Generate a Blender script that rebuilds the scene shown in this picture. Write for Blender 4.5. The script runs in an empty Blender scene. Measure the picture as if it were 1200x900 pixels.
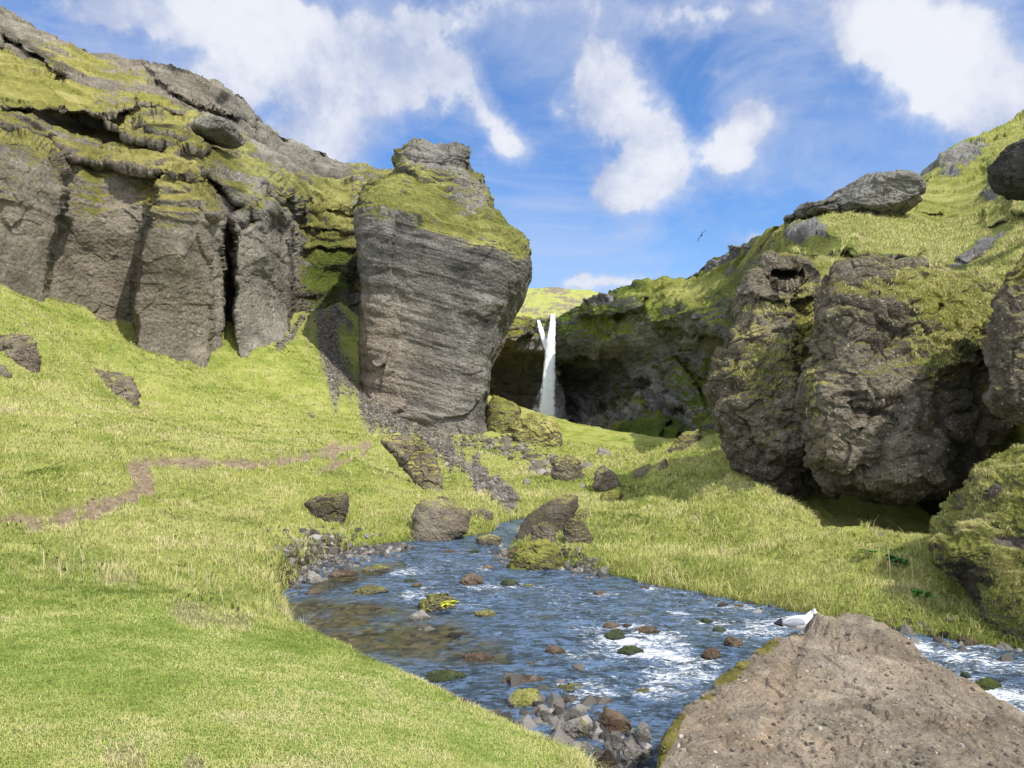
import bpy, bmesh, math
import numpy as np
rng = np.random.default_rng(7)
C = bpy.data.collections.new("Scene"); bpy.context.scene.collection.children.link(C)
R = math.radians
# ---------------------------------------------------------------- camera frame
F, CX, HY, CZ = 867.0, 600.0, 480.0, 3.5
def P(px, py, Y):
    """world point of a sight line (photo pixel) at distance Y"""
    return ((px-CX)/F*Y, Y, CZ+(HY-py)/F*Y)

# ---------------------------------------------------------------- noise
_perm = np.random.default_rng(1).permutation(256).astype(np.int64); _perm = np.concatenate([_perm, _perm])
_g = np.random.default_rng(2).normal(size=(256, 3)); _g /= np.linalg.norm(_g, axis=1)[:, None]
from concurrent.futures import ThreadPoolExecutor
_pool = ThreadPoolExecutor(4)
def par(fn, p, ch=24000):
    p = np.asarray(p, float)
    if len(p) <= ch: return fn(p)
    r = list(_pool.map(fn, [p[a:a+ch] for a in range(0, len(p), ch)]))
    return tuple(np.concatenate(x) for x in zip(*r)) if isinstance(r[0], tuple) else np.concatenate(r)
def pn(p): return par(_pn, p)
def _pn(p):
    i = np.floor(p).astype(np.int64); f = p-i; i &= 255
    u = f*f*f*(f*(f*6-15)+10)
    out = 0
    for dx in (0, 1):
        for dy in (0, 1):
            for dz in (0, 1):
                h = _perm[_perm[_perm[(i[:, 0]+dx) & 255]+((i[:, 1]+dy) & 255)]+((i[:, 2]+dz) & 255)]
                g = _g[h]
                d = g[:, 0]*(f[:, 0]-dx)+g[:, 1]*(f[:, 1]-dy)+g[:, 2]*(f[:, 2]-dz)
                w = (u[:, 0] if dx else 1-u[:, 0])*(u[:, 1] if dy else 1-u[:, 1])*(u[:, 2] if dz else 1-u[:, 2])
                out = out+d*w
    return out*1.5
def fbm(p, o=4, lac=2.03, gain=.5, ridged=False):
    p = np.asarray(p, float); a = 1.; s = 0; t = 0
    for k in range(o):
        n = pn(p+k*17.3)
        if ridged: n = 1-2*np.abs(n)
        s = s+a*n; t += a; p = p*lac; a *= gain
    return s/t
_o27 = np.array([(a, b, c) for a in (-1, 0, 1) for b in (-1, 0, 1) for c in (-1, 0, 1)])
def facet(p): return par(_facet, p)
def _facet(p):
    """fractured-block relief: every Voronoi cell is a randomly tilted plane; second value is 0 in the cracks"""
    p = np.asarray(p, float); i = np.floor(p).astype(np.int64)
    b1 = np.full(len(p), 9.); b2 = np.full(len(p), 9.); val = np.zeros(len(p))
    for o in _o27:
        c = i+o; h = _perm[_perm[_perm[c[:, 0] & 255]+(c[:, 1] & 255)]+(c[:, 2] & 255)]
        h2 = _perm[h+1]
        sd = c+.5+_g[h]*.42; w = p-sd; d = np.sqrt((w**2).sum(1))
        v = (w*_g[h2]).sum(1)+_g[h2][:, 0]*.55
        n = d < b1
        b2 = np.where(n, b1, np.minimum(b2, d)); b1 = np.where(n, d, b1); val = np.where(n, v, val)
    return val, np.clip((b2-b1)*5, 0, 1)
def sm(a, b, x):
    t = np.clip((x-a)/(b-a), 0, 1); return t*t*(3-2*t)

# ---------------------------------------------------------------- meshes
def new_mesh(name, v, faces, mat, parent=None, attrs=None, smooth=True):
    """faces: list of (N,k) int arrays"""
    me = bpy.data.meshes.new(name)
    v = np.ascontiguousarray(v, np.float32)
    if isinstance(faces, np.ndarray): faces = [faces]
    me.vertices.add(len(v)); me.vertices.foreach_set('co', v.ravel())
    nl = sum(f.size for f in faces); nf = sum(len(f) for f in faces)
    me.loops.add(nl); me.polygons.add(nf)
    me.loops.foreach_set('vertex_index', np.concatenate([f.ravel() for f in faces]).astype(np.int32))
    tot = np.concatenate([np.full(len(f), f.shape[1]) for f in faces]); st = np.concatenate([[0], np.cumsum(tot)[:-1]])
    me.polygons.foreach_set('loop_start', st.astype(np.int32))
    me.polygons.foreach_set('use_smooth', np.full(nf, smooth))
    me.update(calc_edges=True); me.validate()
    for k, a in (attrs or {}).items():
        at = me.attributes.new(k, 'FLOAT', 'POINT'); at.data.foreach_set('value', np.ascontiguousarray(a, np.float32))
    o = bpy.data.objects.new(name, me); C.objects.link(o)
    if mat: me.materials.append(mat)
    if parent: o.parent = parent
    return o
def tag(o, label=None, cat=None, group=None, kind=None):
    for k, x in (('label', label), ('category', cat), ('group', group), ('kind', kind)):
        if x: o[k] = x
    return o
def grid_faces(nr, nc):
    i = np.arange(nr-1)[:, None]*nc+np.arange(nc-1)[None, :]
    return np.stack([i, i+1, i+nc+1, i+nc], -1).reshape(-1, 4)
def normals(v, f):
    a = np.cross(v[f[:, 2]]-v[f[:, 0]], v[f[:, -1]]-v[f[:, 1]]) if f.shape[1] == 4 else np.cross(v[f[:, 1]]-v[f[:, 0]], v[f[:, 2]]-v[f[:, 0]])
    n = np.zeros_like(v)
    for k in range(f.shape[1]):
        for c in range(3): n[:, c] += np.bincount(f[:, k], a[:, c], len(v))
    return n/np.maximum(np.linalg.norm(n, axis=1), 1e-9)[:, None]
_ico = {}
def ico(n):
    if n not in _ico:
        if n == 0:
            bm = bmesh.new(); bmesh.ops.create_icosphere(bm, subdivisions=1, radius=1)
            _ico[0] = (np.array([q.co for q in bm.verts]), np.array([[q.index for q in f.verts] for f in bm.faces])); bm.free()
        else:
            v, f = ico(n-1)
            e = np.sort(np.concatenate([f[:, [0, 1]], f[:, [1, 2]], f[:, [2, 0]]]), 1)
            ue, inv = np.unique(e, axis=0, return_inverse=True); inv = inv.ravel()
            m = v[ue].mean(1); m /= np.linalg.norm(m, axis=1)[:, None]
            k = len(f); a, b, c = (inv[:k]+len(v), inv[k:2*k]+len(v), inv[2*k:]+len(v))
            nf = np.concatenate([np.stack([f[:, 0], a, c], 1), np.stack([f[:, 1], b, a], 1), np.stack([f[:, 2], c, b], 1), np.stack([a, b, c], 1)])
            _ico[n] = (np.concatenate([v, m]), nf)
    return _ico[n]
def hull_shell(pts, lvl, sharp=14.):
    """round-edged convex rock shell around pts"""
    pts = np.array(pts, float); c = pts.mean(0)
    bm = bmesh.new()
    for q in pts: bm.verts.new(q)
    r = bmesh.ops.convex_hull(bm, input=bm.verts)
    bm.normal_update()
    N = []; D = []
    for f in bm.faces:
        n = np.array(f.normal); d = n@(np.array(f.verts[0].co)-c)
        if d < 0: n, d = -n, -d
        if d > 1e-5: N.append(n); D.append(d)
    bm.free()
    N = np.array(N); D = np.array(D)
    dirs, f = ico(lvl)
    ext = (pts-c).std(0)+1e-6                          # ellipsoidal sampling for even faces
    dirs = dirs*ext; dirs = dirs/np.linalg.norm(dirs, axis=1)[:, None]
    q = np.maximum(dirs@N.T, 1e-4)/D                    # 1/distance to each plane
    inv = (q**sharp).sum(1)**(1/sharp)
    return c+dirs/inv[:, None], f
def rock_noise(v, n, s, amp, strata=0., seed=0., tilt=(0, 0), lump=.4, fac=1.):
    """displace along normals: chunky, craggy and bedded relief. s = size of main lumps"""
    p = v/s+seed
    pw = p+.25*np.stack([fbm(p*2+1, 2), fbm(p*2+7, 2), fbm(p*2+13, 2)], 1)
    f1, c1 = facet(pw*1.5*np.array([1, 1, 1.25])); f2, c2 = facet(pw*4.3*np.array([1, 1, 1.5]))
    d = lump*fbm(p, 3)+fac*(.34*f1+.14*f2-.10*(1-c1)-.05*(1-c2))+(.1+.12*fac)*(fbm(p*2.3+5, 4, ridged=True)-.45)+.15*fbm(p*9, 4)
    if np.any(strata):
        z = v[:, 2]+tilt[0]*v[:, 0]+tilt[1]*v[:, 1]
        q = np.stack([v[:, 0]*.25, v[:, 1]*.25, z*2.2], 1)/s+seed+9
        q[:, 2] += fbm(p*.7+3, 2)*1.0
        st = fbm(q*1.2, 4)
        d = d+strata*(np.sign(st)*np.abs(st)**.55)*.8
    return v+n*(d*amp)[:, None]

# ---------------------------------------------------------------- node helpers
class NT:
    def __init__(s, name):
        s.m = bpy.data.materials.new(name); s.m.use_nodes = True; s.t = s.m.node_tree; s.t.nodes.clear()
    def n(s, typ, ins=None, **kw):
        nd = s.t.nodes.new(typ)
        for k, x in kw.items(): setattr(nd, k, x)
        for k, x in (ins or {}).items():
            sock = nd.inputs[k]
            if isinstance(x, bpy.types.NodeSocket): s.t.links.new(x, sock)
            else: sock.default_value = x
        return nd
    def math(s, op, a, b=0., c=0., clamp=False):
        nd = s.n('ShaderNodeMath', {0: a, 1: b, 2: c}, operation=op, use_clamp=clamp); return nd.outputs[0]
    def noise(s, vec, scale, detail=4, rough=.55, dist=0.):
        return s.n('ShaderNodeTexNoise', {'Vector': vec, 'Scale': scale, 'Detail': detail, 'Roughness': rough, 'Distortion': dist}).outputs['Fac']
    def voro(s, vec, scale, feature='F1', out='Distance'):
        return s.n('ShaderNodeTexVoronoi', {'Vector': vec, 'Scale': scale}, feature=feature).outputs[out]
    def ramp(s, fac, stops, interp='LINEAR'):
        nd = s.n('ShaderNodeValToRGB', {'Fac': fac}); cr = nd.color_ramp; cr.interpolation = interp
        while len(cr.elements) < len(stops): cr.elements.new(.5)
        for e, (p, c) in zip(cr.elements, stops): e.position = p; e.color = (*c, 1) if len(c) == 3 else c
        return nd.outputs[0]
    def step(s, x, a, b):
        return s.n('ShaderNodeMapRange', {0: x, 1: a, 2: b, 3: 0., 4: 1.}, interpolation_type='SMOOTHSTEP').outputs[0]
    def mix(s, fac, a, b, blend='MIX'):
        nd = s.n('ShaderNodeMix', data_type='RGBA', blend_type=blend)
        for i, x in ((0, fac), (6, a), (7, b)):
            if isinstance(x, bpy.types.NodeSocket): s.t.links.new(x, nd.inputs[i])
            else: nd.inputs[i].default_value = x if i == 0 else (*x[:3], 1)
        return nd.outputs[2]
    def attr(s, name): return s.n('ShaderNodeAttribute', attribute_name=name).outputs['Fac']
    def pos(s): return s.n('ShaderNodeNewGeometry').outputs['Position']
    def nz(s): return s.n('ShaderNodeSeparateXYZ', {0: s.n('ShaderNodeNewGeometry').outputs['Normal']}).outputs[2]
    def scale(s, v, sc): return s.n('ShaderNodeVectorMath', {0: v, 1: sc}, operation='MULTIPLY').outputs[0]
    def bump(s, h, dist, strength=1., nrm=None):
        nd = s.n('ShaderNodeBump', {'Height': h, 'Distance': dist, 'Strength': strength})
        if nrm is not None: s.t.links.new(nrm, nd.inputs['Normal'])
        return nd.outputs[0]
    def out(s, col, rough=.9, nrm=None, spec=.2, **extra):
        b = s.n('ShaderNodeBsdfPrincipled', {'Base Color': col if isinstance(col, bpy.types.NodeSocket) else (*col, 1), 'Roughness': rough, 'Specular IOR Level': spec})
        if nrm is not None: s.t.links.new(nrm, b.inputs['Normal'])
        for k, x in extra.items(): b.inputs[k].default_value = x
        s.t.links.new(b.outputs[0], s.n('ShaderNodeOutputMaterial').inputs[0]); return s.m

MOSS_A, MOSS_B, MOSS_C = (.27, .265, .075), (.50, .48, .17), (.115, .12, .03)
def rock_mat(name, dark, mid, light, unit=1., moss=.5, moss_w=.18, strata=.5, speck=0., bump=.06, pebb=.5, mossA=MOSS_A, mossB=MOSS_B, mossC=MOSS_C, green=0., tilt=0.):
    """unit = metres of one medium lump; moss = normal.z at which moss starts"""
    s = NT(name); p = s.pos()
    sp = s.scale(s.n('ShaderNodeMapping', {'Vector': p, 'Rotation': (0, R(tilt), 0)}).outputs[0] if tilt else p, (.22, .22, 1.6))
    n1 = s.noise(p, .22/unit, 5, .6); n2 = s.noise(p, 1.3/unit, 6, .65); n3 = s.noise(p, 9/unit, 5, .7)
    ns = s.noise(sp, .9/unit, 6, .6, .6)
    f = s.math('ADD', s.math('MULTIPLY', n1, .9), s.math('MULTIPLY', n2, .55))
    f = s.math('ADD', f, s.math('MULTIPLY', s.math('SUBTRACT', ns, .5), strata))
    f = s.math('ADD', f, s.math('MULTIPLY', s.math('SUBTRACT', n3, .5), .5))
    col = s.ramp(f, [(.42, dark), (.68, mid), (.92, light)])
    # clasts of the conglomerate
    vp = s.voro(p, 9/unit); vc = s.voro(p, 9/unit, out='Color')
    vs = s.n('ShaderNodeSeparateColor', {0: vc}).outputs[0]
    pebf = s.math('MULTIPLY', s.step(vp, .42, .25), s.step(vs, .55, .75))
    col = s.mix(s.math('MULTIPLY', pebf, pebb), col, s.ramp(vs, [(.5, tuple(x*.45 for x in dark)), (.8, mid), (1., tuple(min(1, x*1.7) for x in light))]))
    if speck:
        v2 = s.voro(p, 17/unit); k = s.n('ShaderNodeSeparateColor', {0: s.voro(p, 17/unit, out='Color')}).outputs[1]
        area = s.step(n2, .42, .6)
        sf = s.math('MULTIPLY', s.math('MULTIPLY', s.step(v2, .38, .2), s.step(k, .62, .8)), area)
        col = s.mix(s.math('MULTIPLY', sf, speck), col, (.62, .56, .5))
    stk = s.noise(s.scale(p, (1, 1, .10)), 1.1/unit, 5, .65, .3)
    col = s.mix(s.math('MULTIPLY', s.step(stk, .50, .72), .42), col, s.mix(1., col, (1.65, 1.65, 1.68), 'MULTIPLY'))
    col = s.mix(s.math('MULTIPLY', s.step(stk, .46, .30), .45), col, s.mix(1., col, (.55, .55, .55), 'MULTIPLY'))
    # moss
    nz = s.nz()
    mn = s.noise(p, .8/unit, 6, .7); mf = s.noise(p, 7/unit, 4, .7)
    a = s.math('ADD', nz, s.math('MULTIPLY', s.math('SUBTRACT', mn, .5), 1.5))
    a = s.math('ADD', a, s.math('MULTIPLY', s.math('SUBTRACT', mf, .5), .7))
    a = s.math('ADD', a, s.attr('moss'))
    m = s.step(a, moss-moss_w, moss+moss_w)
    mc = s.math('ADD', s.math('MULTIPLY', s.noise(p, .5/unit, 3, .6), .6), s.math('MULTIPLY', s.noise(p, 5/unit, 6, .8), .6))
    mc = s.math('SUBTRACT', mc, s.math('MULTIPLY', s.attr('green'), .22))
    mcol = s.ramp(mc, [(.42, mossC), (.58, mossA), (.74, mossB)])
    mcol = s.mix(s.math('MULTIPLY', s.attr('green'), .55), mcol, (.10, .19, .02))
    col = s.mix(m, col, mcol)
    gm = s.attr('grassy'); col = s.mix(s.math('MULTIPLY', gm, m), col, s.ramp(mc, [(.40, (.16,.20,.03)), (.58, (.36,.38,.085)), (.76, (.56,.53,.19))]))
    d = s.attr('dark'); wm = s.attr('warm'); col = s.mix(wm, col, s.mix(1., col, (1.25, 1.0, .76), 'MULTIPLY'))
    col = s.mix(s.math('MULTIPLY', d, .85), col, (.012, .013, .010))  # dark mask: painted shade of hollows and shaded fronts, plus wet and damp tone
    bh = s.math('ADD', s.math('MULTIPLY', n2, 1.2), s.math('MULTIPLY', s.noise(p, 5/unit, 8, .75), 1.))
    bh = s.math('ADD', bh, s.math('MULTIPLY', s.math('SUBTRACT', 1., vp), .35))
    bh = s.math('ADD', bh, s.math('MULTIPLY', ns, strata*1.2))
    bh = s.math('ADD', bh, s.math('MULTIPLY', s.math('MULTIPLY', m, s.noise(p, 14/unit, 5, .8)), .6))
    return s.out(col, .92, s.bump(bh, bump*unit*3.2), spec=.15)

# ---------------------------------------------------------------- RBF
def rbf_fit(xy, z, smooth=1e-3):
    xy = np.asarray(xy, float); z = np.asarray(z, float)
    n = len(xy); d = np.linalg.norm(xy[:, None]-xy[None], axis=2)
    A = np.zeros((n+3, n+3)); A[:n, :n] = -d-smooth*np.eye(n)*-1
    A[:n, n] = 1; A[:n, n+1:] = xy; A[n, :n] = 1; A[n+1:, :n] = xy.T
    w = np.linalg.solve(A, np.concatenate([z, [0, 0, 0]]))
    def ev(q):
        q = np.asarray(q, float); r = np.empty(len(q))
        for a in range(0, len(q), 60000):
            s = q[a:a+60000]; dd = np.sqrt(((s[:, None]-xy[None])**2).sum(2))
            r[a:a+60000] = -dd@w[:n]+w[n]+s@w[n+1:]
        return r
    return ev

# ---------------------------------------------------------------- GROUND
G = [  # px, py, distance
 (0,900,3.6),(300,900,3.8),(600,905,4.7),(690,905,5.5),(-300,900,3.4),(-700,900,3.0),
 (0,800,5),(300,800,5.5),(480,795,6.9),(560,830,6.5),(620,862,6.0),(-300,800,4.6),
 (0,700,8),(200,700,8.7),(330,722,10.2),(400,750,8.6),(100,720,7.5),
 (0,620,13),(200,620,14),(300,640,14),(330,668,14.2),(330,690,12.6),(270,700,11),
 (0,560,19),(150,560,20),(300,545,24),(400,530,27),(450,600,23),(380,612,20),(430,632,19.6),(500,622,22),
 (0,450,28),(0,330,39),(-150,330,33),(-150,450,24),(-300,500,18),(-500,330,30),(-700,600,10),(-400,650,8),
 (150,400,47),(240,432,48),(160,480,38),(100,362,45),(300,460,50),(340,395,60),(400,357,76),(425,440,66),(455,482,62),
 (520,508,62),(575,514,62),(380,480,50),(330,520,33),(300,400,55),(220,520,28),(100,520,23),
 (600,585,28),(560,540,42),(500,522,46),(470,560,33),(620,560,36),(540,590,27),
 (585,470,82),(620,484,76),(650,500,70),(700,525,60),(750,547,50),(680,560,40),(720,590,27),
 (650,600,22),(700,640,18.5),
 (780,545,40),(800,520,38),(840,508,32),(870,520,27),(760,575,27),(800,600,22),(860,560,21.5),(900,575,19.5),(945,603,18.0),
 (1000,618,16.4),(1050,630,15.6),(1100,632,14.9),(1000,650,14.8),(1080,690,12.8),(900,650,15.5),(800,650,17.2),(860,690,14.2),(960,705,13.4),
 (1150,650,14),(1250,650,13),(1400,650,12),(1150,735,11.6),(1300,760,10.9),(1400,500,20),(1700,550,14),
]
gp = [((a-CX)/F, math.log(c)) for a, b, c in G]; gz = [P(*g)[2] for g in G]
for X, Y, z in [(-60,130,6),(0,110,-2),(0,160,-3),(60,130,-2),(120,160,0),(-150,200,5),(0,400,-3),(-400,400,0),(400,400,0),(0,900,-3),(40,60,.6),(25,40,.6),(60,50,.5),
                (18,22,.3),(8.2,18.2,.0),(9.6,18.6,-.1),(12,21,-.2),(11,18.3,0),(8.6,21,-.2),(6,2.5,1.0),(3,1.6,1.5),(-2,1.5,1.9),(.3,5,.75),(1.2,4.2,.8),(3,3,.9),(10,4,1.0),(.9,6.2,.45)]:
    gp.append((X/Y, math.log(Y))); gz.append(z)
_gz = rbf_fit(gp, gz)
def W(px, py, z):       # world xy of a photo pixel on the level z
    Y = (CZ-z)*F/(py-HY); return ((px-CX)/F*Y, Y)
river = [W(735,935,.5), W(690,888,.55), W(622,858,.6), W(560,826,.7), W(480,786,.75), W(400,747,.7), W(335,719,.6),
         (-3.4,11.3), (-3.8,12.6), W(330,697,0), W(345,684,0), W(352,672,0), W(378,656,0), W(425,642,0), W(490,634,0), W(560,629,0), W(580,624,0), W(592,612,0),
         W(640,603,0), W(650,606,0), W(602,632,0), W(592,650,0), W(600,668,0), W(650,664,0), W(700,672,0), W(760,686,0), W(830,699,0), W(900,713,0), W(960,724,0),
         W(1050,740,0), W(1120,752,0), W(1200,766,0), W(1300,780,0), W(1500,800,0), (20,9.5), (20,6.6), (9,6.7), W(1200,852,.1), (3.9,7.3), (2.4,6.9), (1.35,6.4), (1.05,5.6)]
river = np.array(river)
def poly_sdf(q, poly):
    """negative inside"""
    q = np.asarray(q, float); d = np.full(len(q), 1e9); ins = np.zeros(len(q), bool)
    for a, b in zip(poly, np.roll(poly, -1, 0)):
        e = b-a; w = q-a; t = np.clip((w@e)/(e@e), 0, 1)
        d = np.minimum(d, np.hypot(*(w-t[:, None]*e).T))
        c = ((a[1] > q[:, 1]) != (b[1] > q[:, 1]))
        xx = a[0]+(q[:, 1]-a[1])/np.where(abs(b[1]-a[1]) < 1e-9, 1e-9, b[1]-a[1])*e[0]
        ins ^= c & (q[:, 0] < xx)
    return np.where(ins, -d, d)
def lowfreq(q, s, seed=0., o=3): return fbm(np.stack([q[:, 0]/s, q[:, 1]/s, np.full(len(q), seed+.37)], 1), o)
def ground_z(q, full=False, detail=True):
    q = np.asarray(q, float); Y = np.maximum(q[:, 1], .8)
    z = _gz(np.stack([q[:, 0]/Y, np.log(Y)], 1))
    near = sm(14, 9, Y)*sm(.5, .2, q[:, 0]-0*Y)                  # mown lawn
    z = z+lowfreq(q, 3.2, 1)*.22*(1-near*.8)*sm(3, 14, Y)+lowfreq(q, 1.1, 2)*.13*(1-near*.85)+lowfreq(q, .35, 3, 2)*.045*(1-near*.5)
    rg_ = sm(11, 16, Y)
    z = z+rg_*(.20*(fbm(np.stack([q[:, 0]/1.5, q[:, 1]/2.2, z*.8], 1), 3, ridged=True)-.5)+.10*(fbm(np.stack([q[:, 0]/.5, q[:, 1]/.7, z*2], 1), 2, ridged=True)-.5))
    far = sm(18, 40, Y)
    z = z+far*(fbm(np.stack([q[:, 0]/9, q[:, 1]/9, z*0+3.3], 1), 4)*.7+fbm(np.stack([q[:, 0]/2.2, q[:, 1]/2.2, z*.4], 1), 3)*.16)
    d = poly_sdf(q[:, :2], river)+lowfreq(q, .5, 4, 2)*.14*sm(0, 8, Y)
    steep = .35
    cavez = sm(7., 7.8, q[:, 0])*sm(16.6, 17.6, Y)*sm(14., 12.5, q[:, 0])
    z = np.maximum(z, .30*sm(0, .8, d)*sm(60, 30, Y)*(1-cavez))
    z = np.where(d > 0, np.minimum(z, -.05+(z+.05)*sm(-.05, steep, d)+0.0), z)
    bed = -.06-.3*sm(0, 1.2, -d)+lowfreq(q, .5, 6)*.06
    z = np.where(d <= 0, bed, z)
    return (z, d) if full else z
def hit(px, py):
    """distance at which a sight line meets the ground"""
    Y = np.exp(np.linspace(math.log(3.4), math.log(120), 900))
    q = np.stack([(px-CX)/F*Y, Y], 1); zz = CZ+(HY-py)/F*Y
    g = ground_z(q); g = np.where(poly_sdf(q, river) < 0, np.maximum(g, 0), g)
    k = np.argmax(zz < g)
    return float(Y[k]) if (zz < g).any() else 60.

def pix(q, z): return CX+q[:, 0]/q[:, 1]*F, HY-(z-CZ)/q[:, 1]*F
def seg_d(px, py, pts):
    p = np.stack([px, py], 1); d = np.full(len(p), 1e9)
    for a, b in zip(pts[:-1], pts[1:]):
        a = np.array(a, float); b = np.array(b, float); e = b[:2]-a[:2]; w = p-a[:2]; t = np.clip((w@e)/(e@e), 0, 1)
        r = a[2]+t*(b[2]-a[2]); d = np.minimum(d, np.hypot(*(w-t[:, None]*e).T)/r)
    return d
# worn path and scree tracks as traces on the ground (seen from the standpoint), turned into masks by world position
PATH = [[(0,608,6),(60,606,7),(100,592,8),(160,578,7),(172,560,7),(165,545,8),(185,540,6),(250,541,6),(300,543,6),(345,537,8),(385,528,9),(430,521,6)],
        [(40,618,9),(90,607,9),(140,590,8)],[(370,553,4),(400,541,5),(425,532,4)],[(150,545,4),(172,556,12),(178,575,8)]]
PATCH = [[(130,672,14),(150,676,10)],[(60,660,10),(75,666,8)],[(215,712,14),(262,722,14),(290,728,10)],[(140,888,18),(160,892,12)],[(225,895,10),(232,897,10)]]
SCREE = [[(372,362,12),(378,400,16),(398,430,20),(425,465,20),(460,492,19),(500,510,16),(540,540,13),(575,570,10),(598,590,8)],[(352,372,5),(345,392,5),(325,405,5)],[(400,370,12),(412,385,10)]]
def ground_masks(q, z, d):
    px, py = pix(q, z)
    w = lowfreq(q/np.maximum(q[:, 1:2], 1)*60, 1.2, 8, 3)
    dirt = np.zeros(len(q))
    for p in PATH: dirt = np.maximum(dirt, sm(1.0, .5, seg_d(px, py, p)+w*1.4))
    for p in PATCH: dirt = np.maximum(dirt, .65*sm(1.4, .3, seg_d(px, py, p)+w*1.2))
    scr = np.zeros(len(q))
    for p in SCREE: scr = np.maximum(scr, sm(1.75, .25, seg_d(px, py, p)+w*1.9))
    bed = sm(.32, .05, d)
    return dirt, scr, bed
def shade_region(q): return None

s = NT('meadow_ground'); p = s.pos()
pp = s.scale(p, (1, 1, .5))
a = s.noise(p, .16, 4, .6); b = s.noise(p, 1.1, 5, .65); c = s.noise(p, 14., 4, .75); st = s.noise(s.scale(p, (.35, .35, 2.5)), 1.0, 5, .65, .5)
f = s.math('ADD', s.math('MULTIPLY', a, .8), s.math('MULTIPLY', b, .5)); f = s.math('ADD', f, s.math('MULTIPLY', s.math('SUBTRACT', c, .5), .5)); f = s.math('ADD', f, s.math('MULTIPLY', s.math('SUBTRACT', st, .5), .6))
col = s.ramp(f, [(.38, (.15, .21, .035)), (.55, (.29, .34, .065)), (.70, (.44, .46, .12)), (.88, (.52, .47, .20))])
lawn = s.attr('lawn')
lc = s.ramp(s.math('ADD', s.math('MULTIPLY', b, .5), s.math('MULTIPLY', c, .5)), [(.35, (.13, .25, .028)), (.55, (.26, .40, .06)), (.7, (.44, .49, .13))])
col = s.mix(s.math('MULTIPLY', lawn, .8), col, lc)
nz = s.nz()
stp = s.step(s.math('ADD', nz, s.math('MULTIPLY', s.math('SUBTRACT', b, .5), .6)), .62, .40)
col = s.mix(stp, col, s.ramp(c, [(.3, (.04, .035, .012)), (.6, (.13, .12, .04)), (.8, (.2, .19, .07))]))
dn = s.noise(p, 6, 6, .7)
col = s.mix(s.attr('dirt'), col, s.ramp(dn, [(.3, (.17, .13, .085)), (.5, (.38, .285, .18)), (.7, (.50, .41, .28))]))
vv = s.n('ShaderNodeSeparateColor', {0: s.voro(p, 5., out='Color')}).outputs[0]
col = s.mix(s.attr('scree'), col, s.ramp(vv, [(0, (.09, .078, .06)), (.5, (.19, .168, .135)), (.9, (.29, .265, .22))]))
col = s.mix(s.attr('bed'), col, s.ramp(dn, [(.3, (.02, .018, .010)), (.5, (.06, .052, .026)), (.7, (.13, .11, .06))]))
h = s.math('ADD', s.math('MULTIPLY', c, .6), s.math('MULTIPLY', s.noise(p, 4., 6, .75), 1.))
h = s.math('ADD', h, s.math('MULTIPLY', st, .7))
M_ground = s.out(col, .95, s.bump(h, .22), spec=.1)

nc, nr = 640, 760
cols = np.concatenate([np.linspace(-2.2, -.75, 60)[:-1], np.linspace(-.75, .75, nc-118), np.linspace(.75, 2.2, 60)[1:]]); nc = len(cols)
rows = np.concatenate([np.exp(np.linspace(math.log(1.2), math.log(110), nr-40)), np.exp(np.linspace(math.log(112), math.log(3000), 40))])
YY, UU = np.meshgrid(rows, cols, indexing='ij')
q = np.stack([(UU*YY).ravel(), YY.ravel()], 1)
z, d = ground_z(q, True)
dirt, scr, bed = ground_masks(q, z, d)
z = z-dirt*.10*sm(2, 10, q[:, 1])+scr*.1*fbm(np.stack([q[:, 0]*2.5, q[:, 1]*2.5, z*2], 1), 2)
lawnm = sm(14, 7.5, q[:, 1]+lowfreq(q, 2, 5)*2)*sm(1.5, 0, q[:, 0])
ground = new_mesh('ground', np.column_stack([q, z]), grid_faces(nr, nc), M_ground, attrs=dict(dirt=dirt, scree=scr, bed=bed, lawn=lawnm))
tag(ground, 'grassy valley floor with lawn, slopes and worn dirt path', 'ground', kind='structure')

# ---------------------------------------------------------------- WATER
s = NT('stream_water'); p = s.pos()
fl = s.n('ShaderNodeMapping', {'Vector': p, 'Rotation': (0, 0, R(38)), 'Scale': (1.0, 2.2, 1)}).outputs[0]
rap = s.attr('rapid')
w1 = s.noise(fl, 2.2, 5, .6, .8); w2 = s.noise(fl, 8, 5, .65, .5); w3 = s.noise(fl, 26, 3, .6)
h = s.math('ADD', s.math('MULTIPLY', w1, 1.0), s.math('MULTIPLY', w2, .35)); h = s.math('ADD', h, s.math('MULTIPLY', w3, .08))
h = s.math('MULTIPLY', h, s.math('ADD', .16, s.math('MULTIPLY', rap, .84)))
ff = s.math('ADD', s.math('MULTIPLY', s.noise(fl, 3.0, 8, .8, 1.6), .8), s.math('MULTIPLY', s.noise(fl, 11, 5, .8, .5), .5))
foam = s.step(s.math('ADD', ff, s.math('MULTIPLY', s.attr('foam'), .34)), .87, 1.0)
bc = s.ramp(s.noise(p, 1.1, 4, .6), [(.35, (.022, .036, .045)), (.55, (.045, .07, .085)), (.75, (.09, .105, .09))])
bedc = s.math('ADD', s.math('MULTIPLY', s.noise(p, 2.2, 6, .7), .6), s.math('MULTIPLY', s.n('ShaderNodeSeparateColor', {0: s.voro(s.n('ShaderNodeTexNoise', {'Vector': p, 'Scale': 5.}).outputs['Color'] if 0 else p, 7., out='Color')}).outputs[0], .4))
bc = s.mix(rap, s.ramp(bedc, [(.3, (.018, .018, .008)), (.5, (.055, .050, .020)), (.68, (.095, .080, .036)), (.85, (.16, .135, .075))]), bc)
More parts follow.
